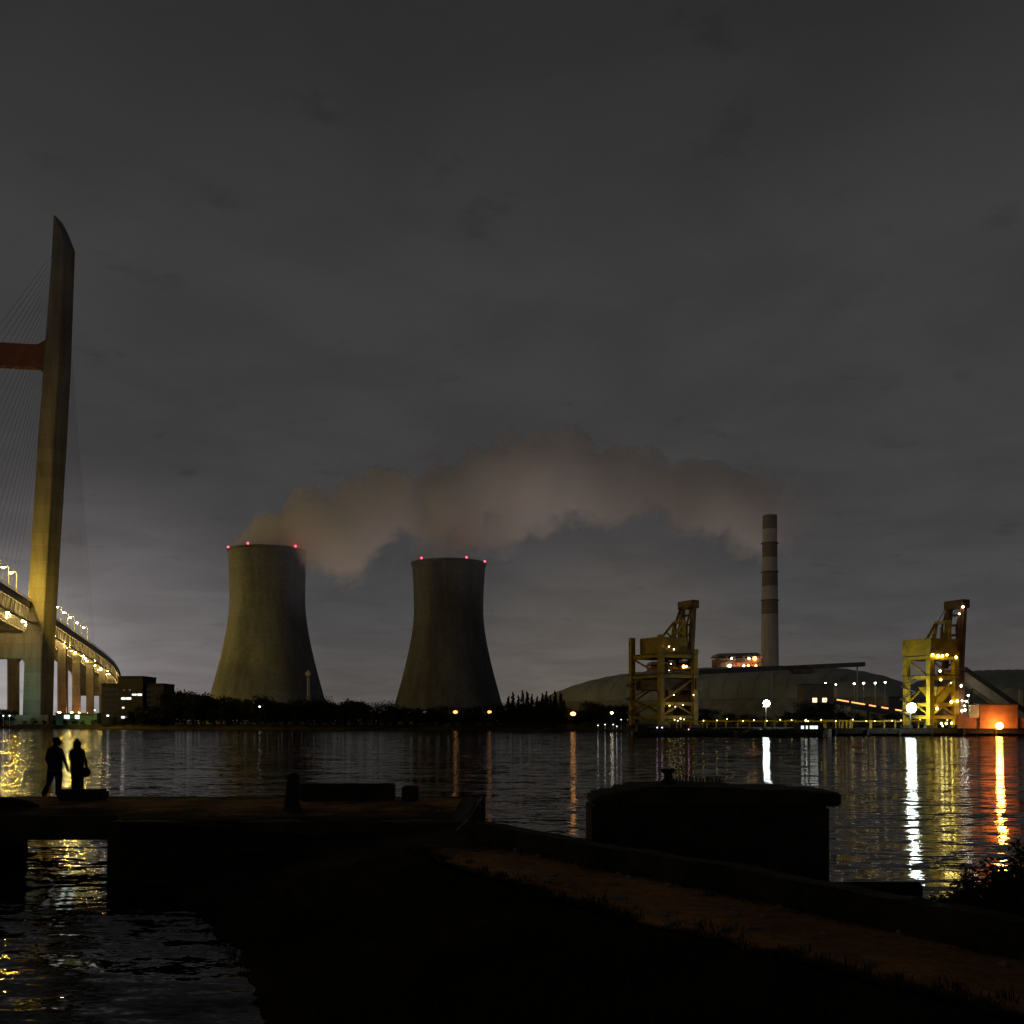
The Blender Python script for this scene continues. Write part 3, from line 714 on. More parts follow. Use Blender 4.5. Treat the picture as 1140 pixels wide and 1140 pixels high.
crane('dim ochre ship unloading crane standing left of the long shed', 738, 243, R(30), 22.3, M_ochre, 1, [
    (-3.6, -6.8, 19.6, 0.14, E_warm), (-2.1, -6.8, 19.0, 0.14, E_warm), (-2.8, -6.6, 15.5, 0.10, E_warm), (-3.4, -6.6, 13.9, 0.10, E_cool), (-1.6, -6.7, 5.2, 0.09, E_warm), (.8, -6.7, 5.6, 0.09, E_warm), (-2.2, -6.9, 8.0, 0.09, E_warm), (4.2, -6.5, 8.1, 0.10, E_warm), (-1.4, -7.3, 1.7, 0.21, E_cool), (-.5, -7.3, 2.3, 0.14, E_warm), (-3.6, -7, 5.4, 0.11, E_yel)])
crane('bright yellow ship unloading crane with lit machinery house, near the right edge', 1036, 232, R(24), 21.0, M_yellow, 2, [
    (-5.2, -7.0, 18.1, .26, E_yel), (-3.0, -7.0, 17.9, .26, E_yel), (-1.2, -7.0, 17.9, .26, E_yel), (.7, -7.0, 18.2, .22, E_yel), (4.8, -6.6, 17.7, .28, E_yel), (-1.6, -6.4, 14.2, .26, E_warm), (-1.3, -6.4, 12.0, .2, E_yel),
    (2.6, -6.7, 11.3, .18, E_cool), (6.6, -6.6, 10.6, .42, E_warm), (8.4, -3.4, 11.0, .2, E_warm), (3.1, -6.4, 6.6, .30, E_yel), (5.2, -6.8, 6.8, .24, E_yel), (-1.6, -7, 1.2, .24, E_yel), (.4, -7, 1.2, .24, E_yel), (2.6, -7, 1.3, .22, E_yel), (-3.2, -6.7, 4.9, .28, E_yel), (7.0, -7, 4.4, .26, E_warm), (8.9, -6.4, 4.6, .28, E_warm), (7.9, -7, 5.6, .2, E_warm),
    (9.6, -4.6, 30.6, .26, E_warm), (8.0, -4.6, 28.8, .2, E_warm)], False, 3.9, 3.5, 3.2)

# ------------------------------------------------------------------ floodlights and lamps of the dock
def flood(label, px, py, Yd, r, mat, zbase=1.8, grp=None):
    q = P(px, py, Yd); t = thing('floodlight_mast', label, 'floodlight', (q.x, Yd, zbase), group=grp); h_ = q.z - zbase
    MB().tube([(0, .25, 0), (0, .25, h_ - .2)], [.16, .1], 8).build('pole', M_darksteel, t)
    if mat is not E_orgbig: MB().box(-r * .7, r * .7, .1, .5, h_ - r * .7, h_ + r * .7).build('housing', M_darksteel, t, bevel=.03)
    MB().beam((-r * 1.2, .3, h_ - r * 1.1), (r * 1.2, .3, h_ - r * 1.1), .1).build('cross_arm', M_darksteel, t)
    bulb((0, -.1 - r * .3, h_), r, mat, t)
    return t
flood('dazzling white floodlight on a mast in front of the long shed', 853, 783, 246, .8, E_white)
flood('blinding white floodlight at the left foot of the bright yellow crane', 1014, 788, 225, 1.05, E_white)
flood('large orange floodlight in front of the rust red wall', 1112, 808, 227.2, .75, E_orgbig)
for px, py, r in ((901, 763.5, .26), (919, 761, .24), (922, 763, .34), (930.5, 762.5, .24), (951, 761.5, .32), (961.5, 761, .34), (974.5, 760.8, .34), (985.5, 760, .30)):
    q = P(px, py, 288)
    lamp_post('yard_lamp', 'small warm lamp in the row before the long shed wall', 'yard lamp', (q.x, 288, 2), q.z - 2, r, E_warm, 0, 'row of lamps before the shed', .12)
# orange lit inclined conveyor between shed and bright crane
t = thing('inclined_conveyor', 'low sloping conveyor with broken orange strip lights before the long shed', 'conveyor')
a, b = P(930, 779, 280), P(1006, 792, 272)
MB().beam(a + Vector((0, .9, -.6)), b + Vector((0, .9, -.6)), 1.6, 2.0).build('gallery', M_darksteel, t)
MB().beam(a + Vector((0, 0, -2.3)), a.lerp(b, .22) + Vector((0, 0, -2.3)), .6, 2.0).build('side_panel', M_cream, t)
for q0, q1 in ((.02, .2), (.24, .44), (.50, .60), (.68, .78), (.88, .98)): MB().beam(a.lerp(b, q0) + Vector((0, -.06, .1)), a.lerp(b, q1) + Vector((0, -.06, .1)), .18, .35).build('strip_light', E_strip, t)
for q in (.1, .5, .9): p_ = a.lerp(b, q); MB().beam((p_.x, p_.y + .9, 2), (p_.x, p_.y + .9, p_.z - 1.6), .5).build('trestle', M_darksteel, t)
# small lit office in front of the long shed
t = thing('dock_office', 'small block with two square warm windows below the long shed', 'building', (XP(911, 278), 278, 2))
MB().box(-4.2, 4.2, 0, 6, 0, 11.6).build('wall', surf('office_wall', (.14, .105, .085), .8, .2, .4), t); MB().box(-4.5, 4.5, -.3, 6.3, 11.605, 12.0).build('roof', M_darksteel, t)
for px in (907, 918): q = P(px, 779.5, 278) - Vector((XP(911, 278), 278, 2)); MB().box(q.x - .62, q.x + .62, -.06, .05, q.z - .62, q.z + .62).build('window', E_winwarm, t)

# ------------------------------------------------------------------ right edge: sloping gallery, rust wall, silo
t = thing('sloping_gallery', 'pale sloping conveyor gallery falling right behind the bright yellow crane', 'conveyor')
a, b = P(1076, 748, 236), P(1150, 801, 236)
mb = MB(); mb.hexa([a + Vector((0, 0, -2.6)), b + Vector((0, 0, -2.6)), b + Vector((0, 3, -2.6)), a + Vector((0, 3, -2.6)), a, b, b + Vector((0, 3, 0)), a + Vector((0, 3, 0))]); mb.build('gallery', M_cream, t)
mb = MB(); mb.hexa([a + Vector((-.2, -.4, .005)), b + Vector((.2, -.4, .005)), b + Vector((.2, 3.4, .005)), a + Vector((-.2, 3.4, .005)), a + Vector((-.2, -.4, 1.2)), b + Vector((.2, -.4, 1.2)), b + Vector((.2, 3.4, 1.2)), a + Vector((-.2, 3.4, 1.2))]); mb.build('roof', M_darksteel, t)
mb = MB()
for q in (.12, .45, .8): p_ = a.lerp(b, q); mb.beam((p_.x, p_.y + 1.5, 1.8), (p_.x, p_.y + 1.5, p_.z - 2.61), .5)
mb.build('trestle', M_darksteel, t)
t = thing('transfer_house', 'rust red block lit by the orange floodlight at the right edge', 'building', (XP(1112, 229), 229, 1.755))
MB().box(XP(1091, 229) - XP(1112, 229), XP(1133, 229) - XP(1112, 229), 0, 5, 0, EYE + (HZ - 785) / F * 229 - 1.755).build('wall', M_redwall, t); MB().box(-4.7, 4.7, -.3, 5.3, 5.42, 5.7).build('roof', M_darksteel, t)
MB().box(-9.2, -4.42, .4, 3, 0, 3.0).build('lean_to', M_redwall, t)
MB().box(-6.6, -4.6, .1, .4, 2.5, 5.4).build('panel', M_cream, t)
MB().box(4.42, 9.5, .5, 4, 0, 2.4).build('side_wall', M_redwall, t)
t = thing('silo', 'grey silo block with pale corner strip at the right edge', 'silo', (XP(1136, 300), 300, 2))
MB().lathe([(5.6, 0), (5.6, 10.5), (4.8, 11.3), (.1, 11.9)], 36).build('shell', M_wallgrey, t, smooth=True); MB().box(-3.4, -2.4, -6.2, -5.3, 0, 10.8).build('pale_strip', M_cream, t)
for (px, py, r, mt) in ((1081, 780, .17, E_dock), (1085.5, 780.5, .19, E_dock), (1088, 774, .19, E_dock), (1059, 810, .14, E_warm), (1074, 806, .12, E_warm)):
    q = P(px, py, 226); lamp_post('dock_lamp', 'tiny white lamp on the quay beneath the sloping gallery', 'dock lamp', (q.x, 226 + 4.5, 1.755), max(.4, q.z - 1.8), r, mt, 0, 'tiny lamps under the sloping gallery', .06)

# ------------------------------------------------------------------ barges
def hull(t, Lh, Bh, Hh, sheer):
    n = 16; vs = []; fs = []
    for i in range(n + 1):
        q = i / n; x = -Lh / 2 + Lh * q; w = Bh / 2 * (1 - max(0, (q - .82) / .18) ** 2) * (1 - .25 * max(0, (.1 - q) / .1)); zt_ = Hh + sheer * (max(0, (q - .7) / .3) ** 2 + .4 * max(0, (.12 - q) / .12))
        w = max(w, .15)
        vs += [(x, -w * .82, -.5), (x, -w, zt_), (x, w, zt_), (x, w * .82, -.5)]
    for i in range(n):
        for k in range(4): a, b = i * 4 + k, i * 4 + (k + 1) % 4; fs.append((a, b, b + 4, a + 4))
    fs += [(3, 2, 1, 0), tuple(range(n * 4, n * 4 + 4))]
    MB().add(vs, fs).build('hull', M_hull, t)
t = thing('barge', 'long low black barge moored under the left crane', 'barge', (XP(775, 222), 222, 0)); hull(t, 29, 7, .8, .8)
MB().box(-10, 8, -2.4, 2.4, .81, 1.5).build('hatch_cover', M_hull, t, bevel=.15); MB().box(-13.4, -11, -1.8, 1.8, .9, 2.5).build('wheelhouse', M_hull, t, bevel=.1)
mb = MB().tube([(12, 0, 1.3), (12, 0, 3.4)], .08, 6); mb.build('mast', M_hull, t)
for x in (-9.2, -8.1): bulb((x, -3, 2.0), .16, emit('violet_deck_light', (.85, .6, 1), 3), t)
bulb((-2.3, -3.5, 1.6), .13, emit('pink_deck_light', (1, .45, .6), 3), t)
t = thing('barge', 'black motor barge with small bright cabin windows, right of the other barge', 'barge', (XP(872, 216), 216, 0)); hull(t, 21, 6, 1.0, .8)
MB().box(3.0, 8.2, -2, 2, 1.1, 2.9).build('wheelhouse', M_hull, t, bevel=.08); MB().box(2.7, 8.5, -2.3, 2.3, 2.905, 3.1).build('wheelhouse_roof', M_hull, t)
for x0, x1 in ((3.3, 3.9), (4.35, 4.75), (5.2, 6.1), (6.2, 6.9)): MB().box(x0, x1, -2.08, -1.99, 1.75, 2.45).build('window', emit('cabin_window', (.9, 1, .97), 1.25), t)
MB().box(-8, 1.5, -2, 2, 1.01, 1.6).build('hatch_cover', M_hull, t, bevel=.15); bulb((4.4, -1.8, 3.6), .18, E_warm, t)

# ------------------------------------------------------------------ lamps among the trees
for lab, px, py, r, mt in (('round white lamp alone among trees below the larger cooling tower', 289, 787, .42, E_cool), ('orange lamp among trees below the left side of the darker tower', 507, 793, .85, E_bank), ('orange lamp among trees below the right side of the darker tower', 545, 793, .75, E_bank), ('bright orange lamp in the gap of the tree line left of the shed', 638, 795, .95, E_gap), ('greenish lamp leaning among trees left of the dim crane', 681, 794, .45, E_warm), ('small blue-white lamp beside the dark office block', 120, 797, .5, E_cool)):
    Yd = bankY(px) + (7.0 if mt in (E_bank, E_gap) else 2); q = P(px, py, Yd); lamp_post('bank_lamp', lab, 'lamp post', (q.x, Yd, 1.5), q.z - 1.5, r, mt, 0, None, .09, M_darksteel)
for px, py in ((666, 808), (674, 807), (683, 807), (687, 809), (692, 801.5), (699, 801.5), (705.5, 807)):
    Yd = bankY(px) + 1; q = P(px, py, Yd); lamp_post('marker_lamp', 'tiny white lamp in the scatter on the bank left of the dim crane', 'marker lamp', (q.x, Yd + 1, .8), q.z - .8, .17, E_cool, 0, 'scatter of tiny white bank lamps', .06)
q = P(343, 772, 430); t = thing('radio_mast', 'slim pale lattice mast before the foot of the larger cooling tower', 'mast', (q.x, 430, 2)); H = EYE + (HZ - 746) / F * 430 - 2; mb = MB()
for i in range(3):
    a_ = 2.094 * i; mb.beam((.9 * math.cos(a_), .9 * math.sin(a_), 0), (.45 * math.cos(a_), .45 * math.sin(a_), H), .18)
for k in range(14):
    z = H * k / 14; r0 = .9 - .45 * k / 14
    for i in range(3): a_, b_ = 2.094 * i, 2.094 * (i + 1); mb.beam((r0 * math.cos(a_), r0 * math.sin(a_), z), (r0 * math.cos(b_), r0 * math.sin(b_), z + H / 14), .12)
mb.build('lattice', M_white, t); MB().box(-1.0, 1.0, -1, 1, H * .9, H * .96).build('antenna_ring', M_white, t)

# ------------------------------------------------------------------ dark office block by the bridge
oy = 428
t = thing('office_building', 'dark stepped office block with a few white lit windows beside the bridge', 'building', (XP(148, oy), oy, 1.5)); X0 = XP(148, oy); s = oy / F
for (a, b, tp, y0, y1) in ((113, 133.5, 762, 0, 14), (133.5, 161, 754, -2, 14), (161, 182, 762, 0, 14)):
    MB().box(XP(a, oy) - X0 + .02, XP(b, oy) - X0 - .02, y0, y1, 0, EYE + (HZ - tp) * s - 1.5).build('wall', M_darkwall, t)
    MB().box(XP(a, oy) - X0 - .15, XP(b, oy) - X0 + .15, y0 - .3, y1 + .3, EYE + (HZ - tp) * s - 1.495, EYE + (HZ - tp) * s - 1.0).build('roof', M_darkwall, t)
def win(x0, x1, z0, z1, yy, mt):
    o_ = MB().box(XP(x0, oy) - X0, XP(x1, oy) - X0, yy - .08, yy + .05, EYE + (HZ - z1) * s - 1.5, EYE + (HZ - z0) * s - 1.5).build('window', mt, t); return o_
E_dimwin = emit('dim_window', (.75, .8, .85), .12)
for w_ in ((137, 142, 776.5, 779, E_win), (142.6, 148, 776.5, 779, E_win), (138, 140.5, 787, 788.8, E_win), (137, 141, 797.3, 800, E_win), (142, 143, 798, 799.2, E_win), (144.5, 146, 797.8, 799, E_win), (145.5, 147.5, 767.6, 769, E_dimwin), (139, 141, 768, 769, E_dimwin), (149, 154, 772.5, 774.5, E_win), (155, 160, 772.3, 774.7, E_win)): win(*w_[:4], -2, w_[4])
glass = surf('dark_window_glass', (.02, .022, .025), .15, .1, 1)
for r_ in range(6):
    for c_ in range(4):
        for (a0, yy) in ((115, 0), (163, 0)): win(a0 + c_ * 4.5, a0 + c_ * 4.5 + 3, 766 + r_ * 6, 769 + r_ * 6, yy, glass)
# low lit buildings under the bridge
t = thing('waterside_hut', 'low teal hut with two lit signs under the bridge approach', 'building', (XP(84, 440), 440, 1.5)); X1 = XP(84, 440)
MB().box(XP(62, 440) - X1, XP(108, 440) - X1, 0, 8, 0, 5.2).build('wall', M_teal, t); MB().box(XP(61, 440) - X1, XP(109, 440) - X1, -.5, 8.5, 5.205, 5.6).build('roof', M_steel, t)
for a, b in ((71.5, 77.5), (83.5, 88.5)): MB().box(XP(a, 440) - X1, XP(b, 440) - X1, -.12, -.01, 2.9, 4.6).build('lit_sign', E_winsign, t)
for lab, px, py, r, mt in (('cold white lamp at the far left foot of the pylon', 3, 797, .32, E_cool), ('cold white double lamp just left of the pylon foot', 10, 797, .34, E_cool), ('tall white lamp beside the teal hut', 105, 791, .34, E_cool)):
    Yd = bankY(px) - 1 if px < 50 else 436; q = P(px, py, Yd); lamp_post('bank_lamp', lab, 'lamp post', (q.x, Yd + .5, 1.0), q.z - 1, r, mt, 0, None, .12)
for px, Yd in ((66, 545), (80, 570), (88, 590), (97, 610), (100, 640)):
    lamp_post('approach_lamp', 'orange lamp glowing between the bridge approach piers', 'lamp post', (XP(px, Yd), Yd, 2), 6.0, .65, emit('orange_pier_light', (1, .36, .08), 260), 0, 'orange lamps between the bridge piers', .1)

# ------------------------------------------------------------------ trees
def leaf_cloud(mb, c, rx, rz, n, size, rnd):
    for _ in range(n):
        v = Vector((rnd.gauss(0, 1), rnd.gauss(0, 1), rnd.gauss(0, 1))).normalized() * rnd.random() ** .45
        p_ = Vector(c) + Vector((v.x * rx, v.y * rx, v.z * rz)); s_ = size * rnd.uniform(.6, 1.4)
        u = Vector((rnd.gauss(0, 1), rnd.gauss(0, 1), rnd.gauss(0, 1))).normalized(); w = u.orthogonal().normalized()
        mb.add([p_ - u * s_, p_ + w * s_ * .5, p_ + u * s_, p_ - w * s_ * .5], [(0, 1, 2, 3)])
def tree_proto(seed, Ht, wid, spiky=False):
    rnd = random.Random(seed)
    t = bpy.data.objects.new('spiky_tree' if spiky else 'leafy_tree', None); COL.objects.link(t)
    tr = MB().tube([(0, 0, -.5), (rnd.uniform(-.2, .2), 0, Ht * .35), (rnd.uniform(-.3, .3), 0, Ht * .8)], [.32, .24, .08], 7)
    cr = MB()
    if spiky:
        for k in range(16):
            q = k / 15; leaf_cloud(cr, (rnd.uniform(-.2, .2), rnd.uniform(-.2, .2), Ht * (.12 + .9 * q)), wid * .5 * (1 - q) ** .8 + .12, .6, 60, .32, rnd)
    else:
        for k in range(11):
            a_ = rnd.uniform(0, 6.283); q = rnd.uniform(.3, 1.0); r_ = wid * .34 * (1.1 - abs(q - .55)); c_ = (r_ * math.cos(a_), r_ * math.sin(a_), Ht * (q * .8 + .08))
            tr.tube([(0, 0, Ht * (.25 + .3 * q)), (c_[0] * .9, c_[1] * .9, c_[2])], [.11, .04], 5)
            leaf_cloud(cr, c_, wid * rnd.uniform(.20, .32), Ht * rnd.uniform(.11, .19), 110, .42, rnd)
        leaf_cloud(cr, (0, 0, Ht * .45), wid * .42, Ht * .36, 260, .5, rnd)
    tr.build('trunk', M_bark, t); cr.build('crown', M_leaf, t); return t
protos = [tree_proto(10 + i, 12, 9 + i % 3 * 2) for i in range(6)]; sp = [tree_proto(40 + i, 12, 4.2, True) for i in range(3)]
used = set()
def plant(pr, x, y, z, s, rz, label, group):
    if pr.name in used: o_ = copy_tree(pr)
    else: o_ = pr; used.add(pr.name)
    o_.location = (x, y, z); o_.scale = (s * random.uniform(.9, 1.15), s * random.uniform(.9, 1.15), s); o_.rotation_euler = (0, 0, rz)
    tag(o_, label, 'tree', group); return o_
TOPS = [(-20, 786), (14, 787), (20, 797), (110, 799), (140, 792), (172, 776), (190, 768), (212, 767), (232, 771), (250, 775), (270, 774), (300, 777), (335, 776), (355, 775), (375, 778), (400, 777), (425, 782), (450, 786), (480, 787), (510, 787), (540, 786), (556, 781), (575, 780), (600, 781), (622, 784), (634, 790), (645, 788), (655, 781), (672, 780), (690, 783), (706, 785)]
def topat(px):
    for (a, ya), (b, yb) in zip(TOPS, TOPS[1:]):
        if a <= px <= b: return ya + (yb - ya) * (px - a) / (b - a)
    return 790
for row, (dy, step, shrink) in enumerate(((3.5, 12, .62), (9, 11, .86), (22, 11, 1.0))):
    px = -14 + row * 3
    while px < 706:
        if 18 < px < 112 and row: px += step; continue
        if 18 < px < 112 and row == 0: shr = .42
        elif px < 178 and px > 108: shr = .75
        else: shr = shrink
        Yd = bankY(px) + dy; zt_ = EYE + (HZ - topat(px) - random.uniform(-3.5, 5.0)) / F * Yd
        if 18 < px < 112: zt_ = random.uniform(5.0, 7.0); shr = .6
        zb_ = 1.4; h_ = max(2.2, (zt_ - zb_) * shr)
        plant(random.choice(protos), XP(px, Yd), Yd, zb_, h_ / 12, random.uniform(0, 6), 'dark leafy tree in the unbroken row along the far bank', 'leafy trees along the far bank')
        px += step * random.uniform(.75, 1.2)
for px, py in ((566, 776), (571, 772), (577, 775), (582, 770), (587, 771), (592, 774), (598, 776), (604, 773), (608, 771), (613, 775), (618, 770.5), (624, 772), (628, 780)):
    Yd = bankY(px) + 14; h_ = EYE + (HZ - py) / F * Yd - 1.6; plant(random.choice(sp), XP(px, Yd), Yd, 1.6, h_ / 12.3, random.uniform(0, 6), 'spiky pointed tree in the cluster left of the orange gap lamp', 'spiky trees left of the gap')
for px in range(770, 1012, 12):
    Yd = 262 + random.uniform(-3, 5); h_ = random.uniform(3.0, 5.5) + (2.2 if 880 < px < 935 else 0)
    plant(random.choice(protos), XP(px + random.uniform(-3, 3), Yd), Yd, 1.6, h_ / 12, random.uniform(0, 6), 'low dark tree between the quay and the long shed', 'low trees behind the quay')

# ------------------------------------------------------------------ near bank, pier and path
KERB = [(-.62, 18.3), (1.2, 15.1), (2.85, 12.7), (4.15, 10.3), (5.3, 8.3), (7.2, 5.0)]      # outer line of the kerb wall
EDGE = [(-1.9, 17.6), (-1.1, 15.4), (1.05, 11.4), (2.5, 9.4), (3.65, 7.7), (5.3, 4.8)]          # inner edge of the path
def jag(pts, n, amp, rnd):
    out = []
    for (a, b), (c, d_) in zip(pts, pts[1:]):
        for k in range(n): q = k / n; out.append((a + (c - a) * q + rnd.uniform(-amp, amp), b + (d_ - b) * q + rnd.uniform(-amp, amp)))
    out.append(pts[-1]); return out
rnd = random.Random(3)
kj = jag(KERB, 8, .0, rnd); ej = jag(EDGE, 8, .09, rnd); nK = len(kj)
M_dirt = dirt_over_soil('brown_dirt_on_soil', (0.34, 0.170, 0.062), (0.022, 0.016, 0.010), .8)
rows = []
for i, ((x0, y0), (x1, y1)) in enumerate(zip(kj, ej)):
    r = []
    for k in range(13):
        q = k / 12; wgt = min(1, q / .12) * min(1, (1 - q) / .16) * min(1, i / 7); x, y = x0 + (x1 - x0) * q, y0 + (y1 - y0) * q
        r.append((x, y, 1.3 + .012 * noise.noise((x * 2, y * 2, 3)) - .02 * (q > .95), .95 * wgt))
    rows.append(r)
dirt_grid('path', rows, M_dirt)
tag(bpy.data.objects['path'], 'brown dirt path running along the kerb wall', kind='structure')
# earth slope under and before the path down to the water
mb = MB(); SH = [(-8.3, 21.6), (-7.3, 19.2), (-6.0, 17.0), (-4.9, 15.0), (-4.3, 13.0), (-3.7, 11.0), (-3.9, 6.0), (-4.5, -4)]
SH2 = [(-1.95, 17.9), (-1.9, 17.3), (-1.15, 15.3), (0.0, 13.2), (1.0, 11.3), (2.45, 9.3), (5.25, 4.7), (8, -4)]
a_ = jag(SH, 8, .12, rnd); b_ = jag(SH2, 8, .05, rnd); n_ = len(a_); cols = 12
for j in range(cols + 1):
    q = j / cols
    for i in range(n_):
        x = a_[i][0] + (b_[i][0] - a_[i][0]) * q; y = a_[i][1] + (b_[i][1] - a_[i][1]) * q
        mb.v.append((x, y, -.45 + 1.72 * q ** .8 + (0.10 * noise.noise((x * 1.3, y * 1.3, 0)) if 0 < j < cols else 0)))
for j in range(cols):
    for i in range(n_ - 1): mb.f.append((j * n_ + i, (j + 1) * n_ + i, (j + 1) * n_ + i + 1, j * n_ + i + 1))
tag(mb.build('terrain', M_soil, smooth=True), 'black earth slope below the path falling to the water', kind='structure')
# kerb wall, river face goes down to the water
def wall_strip(pts, wdt, z0, z1, jit=0):
    mb = MB(); L_ = []
    for i, (x, y) in enumerate(pts):
        a, b = Vector(pts[max(0, i - 1)]), Vector(pts[min(len(pts) - 1, i + 1)]); t_ = (b - a).normalized(); n2 = Vector((-t_.y, t_.x)); dz = rnd.uniform(-jit, jit)
        q = Vector((x, y)); i_, o_ = q - n2 * wdt / 2, q + n2 * wdt / 2
        L_.append([(i_.x, i_.y, z0), (o_.x, o_.y, z0), (o_.x, o_.y, z1 + dz), (i_.x, i_.y, z1 + dz)])
    for r in L_: mb.v += r
    for i in range(len(L_) - 1):
        for k in range(4): a, b = i * 4 + k, i * 4 + (k + 1) % 4; mb.f.append((a, b, b + 4, a + 4))
    mb.f += [(3, 2, 1, 0), tuple(range(len(L_) * 4 - 4, len(L_) * 4))]; return mb
kw = thing('kerb_wall', 'long dark concrete kerb wall along the river side of the path', 'kerb wall')
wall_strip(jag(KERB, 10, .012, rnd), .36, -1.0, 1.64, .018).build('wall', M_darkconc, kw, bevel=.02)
# pier deck: span over an opening, solid abutment to its right
pier = thing('pier', 'old dark concrete pier where the couple stands, open under its left span', 'pier')
mb = MB(); xs = [-26, -14.2, -11.7, -9.4, -6, -3.2, -1.9]; top = M_pathmat
def slab(x0, x1, y0, y1, z0, z1, name, mat, bev=.04): return MB().box(x0, x1, y0, y1, z0, z1).build(name, mat, pier, bevel=bev)
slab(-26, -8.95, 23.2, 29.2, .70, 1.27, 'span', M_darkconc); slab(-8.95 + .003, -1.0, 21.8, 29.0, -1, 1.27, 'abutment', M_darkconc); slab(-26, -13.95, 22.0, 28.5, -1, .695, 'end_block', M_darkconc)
mb = MB(); n = 40; rw = []
front = [(-26 + i * (24.6) / n) for i in range(n + 1)]
for x in front:
    fy = 23.25 if x < -8.95 else 21.9 + .4 * math.sin(x * 2.1); rw.append([(x, fy + .12 + rnd.uniform(0, .25), 1.284), (x, 26, 1.30 + rnd.uniform(-.006, .006)), (x, 28.85 + rnd.uniform(-.1, .08), 1.284)])
rw2 = []
for i, r in enumerate(rw):
    rr_ = []
    for k in range(9):
        q = k / 8; y = r[0][1] + (r[2][1] - r[0][1]) * q; rr_.append((r[0][0], y, 1.284 + .014 * math.sin(math.pi * q), .62 * min(1, q / .45) * min(1, (1 - q) / .12)))
    rw2.append(rr_)
dirt_grid('dirt_cover', rw2, M_dirt, pier)
# broken apron joining pier and path
ap = MB(); A = [(-8.6, 21.7, 1.26), (-1.0, 23.8, 1.268), (-.62, 18.35, 1.27), (-1.9, 17.5, 1.262), (-3.3, 19.2, .9), (-6.2, 20.6, .8)]
Bm = [(x, y, -1) for x, y, z in A]; k = len(A)
ap.add(A + Bm, [tuple(range(k)), tuple(range(2 * k - 1, k - 1, -1))] + [(i, (i + 1) % k, (i + 1) % k + k, i + k) for i in range(k)]); ap.build('apron', M_soil, pier)
# soil hump at the far left of the pier
mb = MB(); mb.ball((0, 0, 0), 1, 18, 10, (1.7, .9, .34)); o_ = mb.build('soil_heap', M_soil, None, (-13.75, 25.2, 1.25), smooth=True); tag(o_, 'low heap of dark soil on the left end of the pier', 'soil heap')
def rough_block(name, label, cat, px0, px1, pyt, Yd, dpt, base=1.285, cham=.04, mat=None, topvar=0):
    x0, x1 = XP(px0, Yd), XP(px1, Yd); z1 = EYE + (HZ - pyt) / F * Yd; mb = MB(); n = 10; vs = []; fs = []
    cx = (x0 + x1) / 2
    for i in range(n + 1):
        q = i / n; x = x0 + (x1 - x0) * q - cx; e = rnd.uniform(-1, 1) * topvar
        vs += [(x, 0, 0), (x, dpt, 0), (x, dpt, z1 - base + e), (x, 0, z1 - base + e)]
    for i in range(n):
        for k in range(4): a, b = i * 4 + k, i * 4 + (k + 1) % 4; fs.append((a, b, b + 4, a + 4))
    fs += [(3, 2, 1, 0), tuple(range(n * 4, n * 4 + 4))]
    o_ = mb.add(vs, fs).build(name, mat or M_darkconc, None, (cx, Yd, base), bevel=cham); return tag(o_, label, cat)
rough_block('concrete_block', 'low concrete block in front of the standing couple', 'concrete block', 62, 114, 879, 27.3, .5, cham=.06)
rough_block('concrete_beam', 'long low concrete beam lying on the middle of the pier', 'concrete beam', 333, 438, 873, 27.2, .55, topvar=.012)
rough_block('concrete_block', 'small cube of concrete right of the long beam on the pier', 'concrete block', 447, 465, 875.5, 27.0, .5)
t = thing('bollard', 'leaning rough mooring post at the left end of the long beam', 'bollard', (XP(325, 24.3), 24.3, 1.28))
MB().tube([(0, 0, 0), (0, 0, .3), (.02, 0, .62), (.03, 0, .74), (.03, 0, .86), (.03, 0, .93)], [.20, .18, .165, .14, .165, .08], 14).build('post', M_darkconc, t, smooth=True)
MB().lathe([(.25, 0), (.25, .06), (.19, .1)], 16, close=True).build('base', M_darkconc, t)
mb = MB(); x0, x1, yd = XP(506, 20.3), XP(540, 20.3), 20.3; mb.hexa([(x0, yd, 1.2), (x1, yd, 1.2), (x1, yd + .7, 1.2), (x0, yd + .7, 1.2), (x0 + .25, yd, 1.42), (x1, yd + .05, 1.98), (x1 - .02, yd + .65, 1.94), (x0 + .3, yd + .6, 1.5)])
tag(mb.build('broken_stub', M_darkconc, bevel=.03), 'jagged broken concrete stub at the corner of pier and kerb wall', 'concrete stub')

# ------------------------------------------------------------------ mooring block in the water
dol = thing('mooring_block', 'massive dark concrete mooring block standing in the river beyond the kerb', 'mooring block', (XP(797, 22.3), 22.3, 0)); X2 = XP(797, 22.3)
f2 = lambda px: XP(px, 22.3) - X2; zz = lambda py: EYE + (HZ - py) / F * 24.2
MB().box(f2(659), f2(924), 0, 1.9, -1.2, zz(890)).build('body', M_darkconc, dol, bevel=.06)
mb = MB(); cp = [(690, 874), (704, 873), (716, 870), (760, 870), (826, 871), (827, 873), (896, 873), (900, 875.5), (935, 876)]
vs = []; fs = []
for px, py in cp: vs += [(f2(px), -.12, zz(890) + .003), (f2(px), 2.0, zz(890) + .003), (f2(px), 2.0, zz(py)), (f2(px), -.12, zz(py))]
for i in range(len(cp) - 1):
    for k in range(4): a, b = i * 4 + k, i * 4 + (k + 1) % 4; fs.append((a, b, b + 4, a + 4))
fs += [(3, 2, 1, 0), tuple(range(len(vs) - 4, len(vs)))]
mb.add(vs, fs).build('cap', M_darkconc, dol, bevel=.04)
